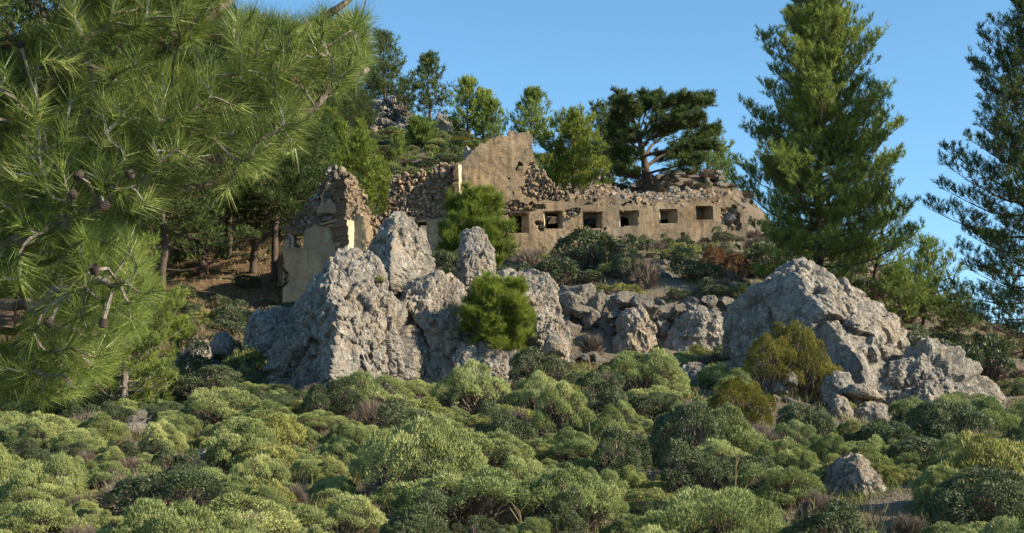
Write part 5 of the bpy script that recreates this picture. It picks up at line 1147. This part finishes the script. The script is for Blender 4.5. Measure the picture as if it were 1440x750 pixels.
# -- the shrubs one can pick out: kind, px of the middle, py of the top, py of the foot, distance, half width in px
rb_ = np.random.default_rng(11)
NAMED = [
 ('cushion', 645, 655, 745, 11.2, 108, 'broad rounded green cushion bush at the bottom middle, its left half in shade'),
 ('cushion', 800, 648, 745, 11.0, 92, 'tall green cushion bush with bare brown flank, right of the broad rounded one'),
 ('leafy', 590, 704, 790, 9.6, 68, 'grey green leafy bush cut by the bottom edge below the broad rounded cushion bush'),
 ('leafy', 235, 652, 745, 10.4, 92, 'dark leafy bush with white flecked leaves at the bottom left'),
 ('leafy', 250, 628, 690, 13.2, 44, 'small dark leafy bush behind the dark leafy one at the bottom left'),
 ('cushion', 330, 690, 775, 9.6, 100, 'green mound of a bush cut by the bottom edge right of the dark leafy bush'),
 ('cushion', 60, 690, 770, 9.6, 88, 'pale green cushion bush in the bottom left corner'),
 ('dry', 188, 630, 672, 14.2, 36, 'grey brown leafless bush among green cushions left of the flat white outcrop'),
 ('cushion', 480, 690, 760, 10.2, 60, 'green cushion bush left of the broad rounded one near the bottom edge'),
 ('heath', 520, 524, 585, 21.5, 66, 'wide green bush crowned like a cauliflower at the foot of the largest boulder'),
 ('leafy', 584, 497, 545, 25.5, 36, 'dark green bush growing up against the right foot of the largest boulder'),
 ('heath', 678, 502, 588, 20.5, 56, 'drooping green bush with brown bare stems showing below the small round pine bush'),
 ('leafy', 765, 488, 545, 24, 44, 'dark green bush left of the loose stones below the dry stone wall'),
 ('heath', 790, 540, 620, 19.5, 56, 'shaggy green and brown bush in the middle of the slope below the stone wall'),
 ('cushion', 905, 485, 560, 24, 66, 'wide bright green cushion bush below the dry stone wall'),
 ('cushion', 905, 535, 585, 21, 58, 'green bush just below the wide bright green cushion bush'),
 ('cushion', 700, 598, 665, 14.6, 62, 'flat topped green bush with brown flanks in the middle of the slope'),
 ('cushion', 812, 610, 655, 15.0, 42, 'small rounded green bush right of the flat topped one'),
 ('spurge', 575, 625, 680, 14.0, 62, 'yellow green leafy bush in the sunny middle of the slope'),
 ('leafy', 960, 556, 660, 16.5, 62, 'large dark green bush in the shade below the squarish grey rock'),
 ('leafy', 870, 605, 680, 14.5, 52, 'dark open leafy bush below the large dark green bush'),
 ('leafy', 985, 625, 705, 13.2, 56, 'dark grey green bush with thin stems right of the middle of the slope'),
 ('broom', 1124, 446, 552, 24.2, 52, 'large olive yellow cushion bush in front of the huge angular boulder'),
 ('broom', 1084, 474, 556, 23.9, 44, 'smaller olive green cushion bush just left of the large olive yellow one'),
 ('broom', 1040, 534, 606, 21, 42, 'round olive brown cushion bush like a ball below the small pale stones'),
 ('broom', 1164, 490, 556, 24.3, 28, 'yellow green bush between the large olive cushion bush and the huge boulder'),
 ('cushion', 1045, 484, 530, 25.6, 46, 'pale green cushion bush below the right end of the dry stone wall'),
 ('cushion', 1010, 502, 548, 24.4, 38, 'low green cushion bush beside the squarish grey rock'),
 ('leafy', 1140, 556, 632, 18.5, 50, 'dark green bush with a pointed top in front of the dark jagged rock'),
 ('leafy', 1135, 522, 620, 19.3, 30, 'upright dark green shoots rising to a point left of the dark jagged rock'),
 ('cushion', 1100, 612, 672, 14.8, 46, 'bright green cushion bush right of centre above the brown stalks'),
 ('cushion', 1138, 628, 680, 14.6, 26, 'green cushion bush left of the brown grey rock that stands alone'),
 ('leafy', 1345, 550, 640, 18.5, 68, 'big shaggy dark bush with brown twigs in front of the long low boulder'),
 ('dry', 1370, 585, 655, 17.0, 56, 'brown twiggy bush beside the big shaggy dark bush on the right'),
 ('leafy', 1240, 580, 640, 17.5, 50, 'dark bush in front of the flat leaning slab and the low pinkish rock'),
 ('leafy', 1312, 604, 668, 16.5, 58, 'large dark shaded bush right of the brown grey rock that stands alone'),
 ('leafy', 1365, 650, 745, 12.2, 84, 'large dark green bush lit on top near the bottom right corner'),
 ('leafy', 1425, 590, 670, 16.0, 40, 'dark bush cut by the right edge of the picture below the long low boulder'),
 ('dry', 1270, 708, 760, 11.4, 50, 'pale grey dried bush at the bottom edge right of the brown grey rock'),
 ('dry', 1140, 672, 735, 12.4, 44, 'brown twiggy dry bush left of the foot of the brown grey rock'),
 ('spurge', 1010, 690, 760, 11.0, 60, 'yellow green bush near the bottom edge right of centre'),
 ('spurge', 30, 555, 600, 24.5, 34, 'yellow green bush at the left edge below the near pine'),
 ('leafy', 140, 535, 590, 25, 60, 'large dark rounded bush with grey twigs left of the shaded hollow'),
 ('cushion', 215, 530, 572, 26.5, 44, 'pale green bush on the rim of the shaded hollow'),
 ('cushion', 110, 600, 645, 19.5, 40, 'green cushion bush at the edge of the shadow on the left'),
 ('heath', 320, 540, 600, 24, 60, 'bush wholly in the shadow left of the largest boulder'),
 ('leafy', 300, 515, 560, 27, 56, 'dark bush in the shadow below the light grey rock'),
 ('cushion', 370, 560, 606, 22, 52, 'rounded bush in the shadow at the left foot of the largest boulder'),
 ('spurge', 345, 480, 530, 30, 30, 'tuft of thin bright shoots at the edge of the wood left of the rounded boulder'),
 # on the terrace and along the window wall
 ('dry', 780, 350, 400, 43, 34, 'grey brown dry bush on the terrace below the second window'),
 ('leafy', 775, 368, 415, 40, 36, 'dark green bush on the terrace left of the leafless brown bushes'),
 ('leafy', 840, 330, 385, 47, 52, 'dark bush growing against the window wall below the third window'),
 ('dry', 805, 338, 385, 46.5, 34, 'brown leafless bush against the window wall below the second and third windows'),
 ('dry', 745, 338, 380, 47.5, 24, 'greyish twiggy bush against the window wall below the first window'),
 ('leafy', 720, 372, 400, 42, 32, 'grey green low bush between the upright stone and the terrace bushes'),
 ('dry', 910, 352, 410, 42, 30, 'tall purple brown dry bush on the terrace left of the path'),
 ('leafy', 892, 350, 400, 43, 30, 'dark bush touching the tall purple brown dry bush on the terrace'),
 ('spurge', 955, 342, 372, 48, 26, 'yellow green bush at the foot of the window wall below the fifth window'),
 ('rust', 1005, 345, 386, 46, 26, 'rusty brown cushion bush at the foot of the window wall under its last hole'),
 ('rust', 1042, 354, 392, 45, 22, 'dark rusty bush at the right end of the window wall'),
 ('leafy', 980, 360, 400, 44.5, 40, 'dark bush in the shade below the rusty brown cushion bush'),
 ('leafy', 1008, 395, 428, 38, 24, 'grey green bush on the terrace just above the right end of the dry stone wall'),
 ('spurge', 1050, 390, 425, 38, 18, 'upright pale green shoots on the terrace beside the ridge of the huge boulder'),
 ('leafy', 955, 405, 432, 36.5, 20, 'low dark bush on top of the dry stone wall near its right end'),
 ('spurge', 872, 398, 428, 36.5, 42, 'flat yellow green bush on top of the dry stone wall'),
 ('spurge', 795, 400, 424, 37, 26, 'grassy green tuft on top of the left end of the dry stone wall'),
 ('dry', 832, 458, 500, 32.0, 28, 'brown twiggy bush hanging in front of the dry stone wall'),
 ('spurge', 984, 480, 508, 29.5, 20, 'bright yellow green bush at the foot of the shaded stone in the dry stone wall'),
 ('leafy', 640, 350, 400, 34.5, 32, 'dark green bush between the pointed boulder and the upright rounded stone'),
 ('spurge', 622, 372, 400, 33.0, 20, 'small yellow green bush on the rocks right of the pointed boulder'),
 ('leafy', 425, 440, 470, 30.2, 18, 'dark bush in the cleft between the rounded boulder and the largest boulder'),
 ('spurge', 532, 384, 396, 28.0, 8, 'tiny bright tuft growing on the side of the largest boulder'),
 ('leafy', 470, 535, 590, 24.5, 44, 'dark bush at the left foot of the largest boulder'),
 ('leafy', 1310, 470, 512, 34, 46, 'dark bush behind the saddle between the two big boulders on the right'),
 ('dry', 1290, 466, 500, 33, 26, 'grey dried bush behind the saddle between the two big boulders on the right'),
 ('leafy', 1390, 470, 540, 34, 50, 'dark shaded bush under the dark pine on the right'),
 ('leafy', 1100, 345, 392, 43, 46, 'dark bush under the left side of the tall full pine'),
 ('leafy', 1230, 388, 425, 42, 40, 'dark bush under the right side of the tall full pine'),
]
for kind, px, top, foot, d, hw, lab in NAMED:
    onrock = ('boulder' in lab and ('side of' in lab or 'cleft' in lab or 'upright rounded' in lab)) or 'on the rocks' in lab or 'hanging' in lab
    if not onrock:
        q_ = gp(px, foot)
        d = min(max(q_[1], d * .8), d * (1.25 if kind != 'broom' else 1.0))                         # stand where the foot seen in the photograph meets the ground
    x = (px - 720) / FOC * d * .995; z = gz(x, d); zt_ = at(px, top, d)[2]; zf = at(px, foot, d)[2]
    if onrock: z = zf
    r = hw / FOC * d; h = np.clip(zt_ - z, r * .55, r * (1.7 if kind != 'broom' else 2.3)) * .95
    bush(kind, np.array([x, d, z - .03 + max(0, (zt_ - z) - h)]) if False else np.array([x, d, z - .03]), r, h, rb_, lab)

def where(px, d):
    a = ' at far left' if px < 90 else ' at left' if px < 260 else ' left of middle' if px < 540 else ' in the middle' if px < 860 else ' right of middle' if px < 1150 else ' at right'
    if d < 32: a = (' near the bottom edge' if d < 11.5 else ' low' if d < 14.5 else ' halfway up' if d < 18.5 else ' high up' if d < 24.5 else ' near its top') + a
    elif px < 490 and d < 80: a = (' near its edge' if d < 44 else ' further in' if d < 60 else ' deep inside') + (' at left' if px < 300 else ' near the gable')
    return a
CLEAR = [(1060, 1275, 19.6, 24.5), (1120, 1300, 10.3, 14.5), (262, 338, 13.6, 17), (160, 222, 16.8, 21), (945, 1006, 21.5, 25.4), (640, 760, 24, 27.5), (755, 850, 26.5, 31.5), (0, 62, 17.5, 22), (925, 1000, 37, 43)]
# -- the rest of the scrub: scattered with elbow room, thicker near the path
def scatter(zones):
    rng = np.random.default_rng(29); grid = {}; c = .6
    for x, y, r in BUSHES: grid.setdefault((int(x // c), int(y // c)), []).append((x, y, r))
    def free(x, y, r):
        s = int((r + 1.4) // c) + 1; a, b = int(x // c), int(y // c)
        for i in range(a - s, a + s + 1):
            for j in range(b - s, b + s + 1):
                for X, Y, R in grid.get((i, j), ()):
                    if (X - x) ** 2 + (Y - y) ** 2 < (.72 * (r + R)) ** 2: return False
        return True
    for n, pr, dr, rr, hr, kinds, keep in zones:
        for _ in range(n):
            d = math.sqrt(rng.uniform(dr[0] ** 2, dr[1] ** 2)); px = rng.uniform(*pr); x = (px - 720) / FOC * d
            r = rr[0] + (rr[1] - rr[0]) * rng.random() ** (1.9 if d < 32 else 1.0)
            if keep is not None and not keep(px, d): continue
            if any(a - 6 - r / d * FOC * .5 < px < b + 6 + r / d * FOC * .5 and dd - tf * .9 - r * .6 < d < dd + tb * .9 for a, b, dd, tf, tb in BOULDERS): continue
            if any(a < px < b and c < d < e for a, b, c, e in CLEAR): continue
            if not free(x, d, r): continue
            nz = float(vnoise(np.array([[x * .55, d * .55, 2.0]]), 3)[0]); u = (rng.random() * .8 + nz * .35 + 1) % 1.0
            tot = 0
            for kd, w, lab, grp in kinds:
                tot += w
                if u < tot: break
            w = where(px, d); bush(kd, np.array([x, d, gz(x, d) - .03]), r, r * rng.uniform(*hr), rng, lab + w, grp + w, name=('bank_shrub' if px > 840 else 'hillside_shrub') if d > 58 else None)
            grid.setdefault((int(x // c), int(d // c)), []).append((x, d, r))
near_k = [('cushion', .33, 'grey green cushion bush on the front slope,', 'cushion bushes of the front slope'), ('heath', .22, 'green tipped brown stemmed bush on the front slope,', 'heathy bushes of the front slope'),
          ('spurge', .12, 'yellow green bush on the front slope,', 'yellow green bushes of the front slope'), ('leafy', .12, 'dark leafy bush on the front slope,', 'leafy bushes of the front slope'), ('dry', .17, 'brown leafless bush on the front slope,', 'dry bushes of the front slope')]
hol_k = [('cushion', .24, 'cushion bush in the hollow,', 'cushion bushes of the left hollow'), ('leafy', .46, 'dark bush in the hollow,', 'dark bushes of the left hollow'), ('spurge', .16, 'yellow green bush in the hollow,', 'yellow bushes of the left hollow'), ('dry', .15, 'dry bush in the hollow,', 'dry bushes of the left hollow')]
ter_k = [('leafy', .26, 'dark low bush on the terrace below the ruin', 'dark bushes of the terrace'), ('dry', .50, 'brown dry bush on the terrace below the ruin', 'dry bushes of the terrace'), ('spurge', .12, 'yellow green low bush on the terrace', 'yellow bushes of the terrace'), ('cushion', .15, 'grey green cushion on the terrace', 'cushions of the terrace')]
hill_k = [('cushion', .45, 'grey bush on the hillside behind the ruin', 'grey bushes of the far hillside'), ('leafy', .30, 'dark bush on the hillside behind the ruin', 'dark bushes of the far hillside'), ('broom', .16, 'olive yellow bush on the hillside behind the ruin', 'olive bushes of the far hillside'), ('dry', .10, 'brown bush on the hillside behind the ruin', 'brown bushes of the far hillside')]
bank_k = [('dry', .6, 'brown dry growth on the earth bank behind the ruin', 'dry growth on the earth bank'), ('leafy', .3, 'dark low bush on the earth bank behind the ruin', 'dark bushes on the earth bank'), ('spurge', .11, 'small green bush on the earth bank behind the ruin', 'green bushes on the earth bank')]
wood_k = [('leafy', .5, 'dark undergrowth bush on the wood floor,', 'undergrowth of the wood'), ('spurge', .25, 'small green bush on the wood floor', 'green bushes of the wood floor'), ('dry', .26, 'dry bush on the wood floor', 'dry bushes of the wood floor')]
scatter([(6500, (-120, 1560), (8.2, 23.5), (.19, .62), (.75, 1.35), near_k, lambda px, d: d < 19 + max(0, (px - 380) / 120)),
         (900, (430, 1500), (19, 31.5), (.22, .58), (.7, 1.25), near_k, None),
         (900, (-120, 430), (18.5, 31), (.26, .6), (.75, 1.15), hol_k, None),
         (640, (600, 1480), (34.5, 52), (.2, .52), (.6, 1.15), ter_k, lambda px, d: not (900 < px < 1010 and 36 < d < 44)),
         (420, (470, 780), (80, 121), (.5, 1.1), (.4, .75), hill_k, None),
         (300, (850, 1070), (58.8, 65), (.25, .6), (.5, 1.0), bank_k, None),
         (110, (130, 480), (31, 78), (.3, .7), (.6, 1.1), wood_k, None),
         (60, (560, 700), (62, 80), (.5, 1.0), (.6, 1.0), hill_k, None),
         (60, (1080, 1420), (52, 58), (.4, .8), (.6, 1.0), ter_k, None)])

# dead flower stalks standing out of the scrub
for px, y0, y1, d, lab in ((829, 632, 585, 16.8, 'thin dry flower stalk standing in the middle of the slope'), (1033, 735, 642, 11.6, 'tall brown dry stalk right of centre near the bottom edge'), (1143, 742, 700, 11.8, 'short brown dry stalk below the brown grey rock'), (650, 660, 632, 14.4, 'pale dry stalk beside the yellow green bush in the middle'), (733, 750, 716, 10.9, 'bleached forked dead twig between the two big cushion bushes at the bottom'), (1141, 626, 570, 18.3, 'dry stalk standing in the dark pointed bush')):
    rng = np.random.default_rng(px); b = at(px, y0, d); b[2] = min(b[2], gz(b[0], d) + .35); t = at(px + rng.uniform(-3, 3), y1, d)
    g = Geo(); n = 6; s = np.linspace(0, 1, n)[:, None]; c = b * (1 - s) + t * s + rng.normal(0, .008, (n, 3)) * s; c[0, 2] = gz(b[0], d) - .02
    tube(g, c - b, np.linspace(.012, .005, n), 5)
    for q in range(5):
        a = c[2 + q % 4] - b; e = a + np.array([rng.uniform(-.09, .09), rng.uniform(-.05, .05), rng.uniform(.03, .12)]); tube(g, np.array([a, (a + e) / 2, e]), .004, 3)
    link('dry_stalk', g.mesh('dry_stalk', M['straw'], False), None, lab, 'dry stalk', loc=b)

# ------------------------------------------------------------------ what nobody could count: grass, litter
def ground_cover():
    rng = np.random.default_rng(41)
    def tufts(n, pr, dr, per, L, W, mat, name, keep=None):
        d = np.sqrt(rng.uniform(dr[0] ** 2, dr[1] ** 2, n)); px = rng.uniform(*pr, n); x = (px - 720) / FOC * d; z = hgt(x, d)
        P = np.stack([x, d, z], 1); k = np.repeat(np.arange(n), per); m = len(k)
        q = P[k] + np.c_[rng.normal(0, L * .5, (m, 2)), np.full(m, -.01)]; D = np.c_[rng.normal(0, .5, (m, 2)), np.ones(m)]
        g = Geo(); sc = (d / 14)[k] ** .8
        blades(g, q, D, L * rng.uniform(.4, 1.2, m), W * sc, np.clip(rng.random(n)[k] * .6 + rng.random(m) * .4, 0, 1), rng, tri=True)
        link(name, g.mesh(name, M[mat], False), kind='stuff')
    tufts(5200, (-80, 1520), (8, 30), 14, .16, .010, 'straw', 'dry_grass')
    tufts(4200, (-80, 1520), (8, 30), 14, .15, .010, 'herb', 'green_grass')
    tufts(1500, (600, 1450), (33, 53), 10, .18, .012, 'straw', 'terrace_grass')
    tufts(700, (600, 1450), (33, 53), 10, .16, .012, 'herb', 'terrace_grass')
    tufts(2600, (470, 800), (70, 124), 10, .4, .02, 'herb', 'hillside_grass')
    tufts(2600, (150, 480), (30, 70), 10, .2, .012, 'straw', 'wood_litter')
    # twigs and small chips of stone on the open ground
    n = 2600; d = np.sqrt(rng.uniform(64, 900, n)); px = rng.uniform(-80, 1520, n); x = (px - 720) / FOC * d; P = np.stack([x, d, hgt(x, d)], 1)
    g = Geo(); v, f = ico(1); s = rng.uniform(.012, .05, n)[:, None, None] * rng.uniform(.6, 1.3, (n, 1, 3)) * np.array([[[1, 1, .6]]])
    g.add((P[:, None] + v[None] * s * (1 + .35 * rng.normal(size=(n, len(v), 1)))).reshape(-1, 3), (f[None] + np.arange(n)[:, None, None] * len(v)).reshape(-1, 3), None, np.repeat(rng.random(n), len(v)))
    link('gravel', g.mesh('gravel', M['rubble_grey'], False), kind='stuff')
ground_cover()
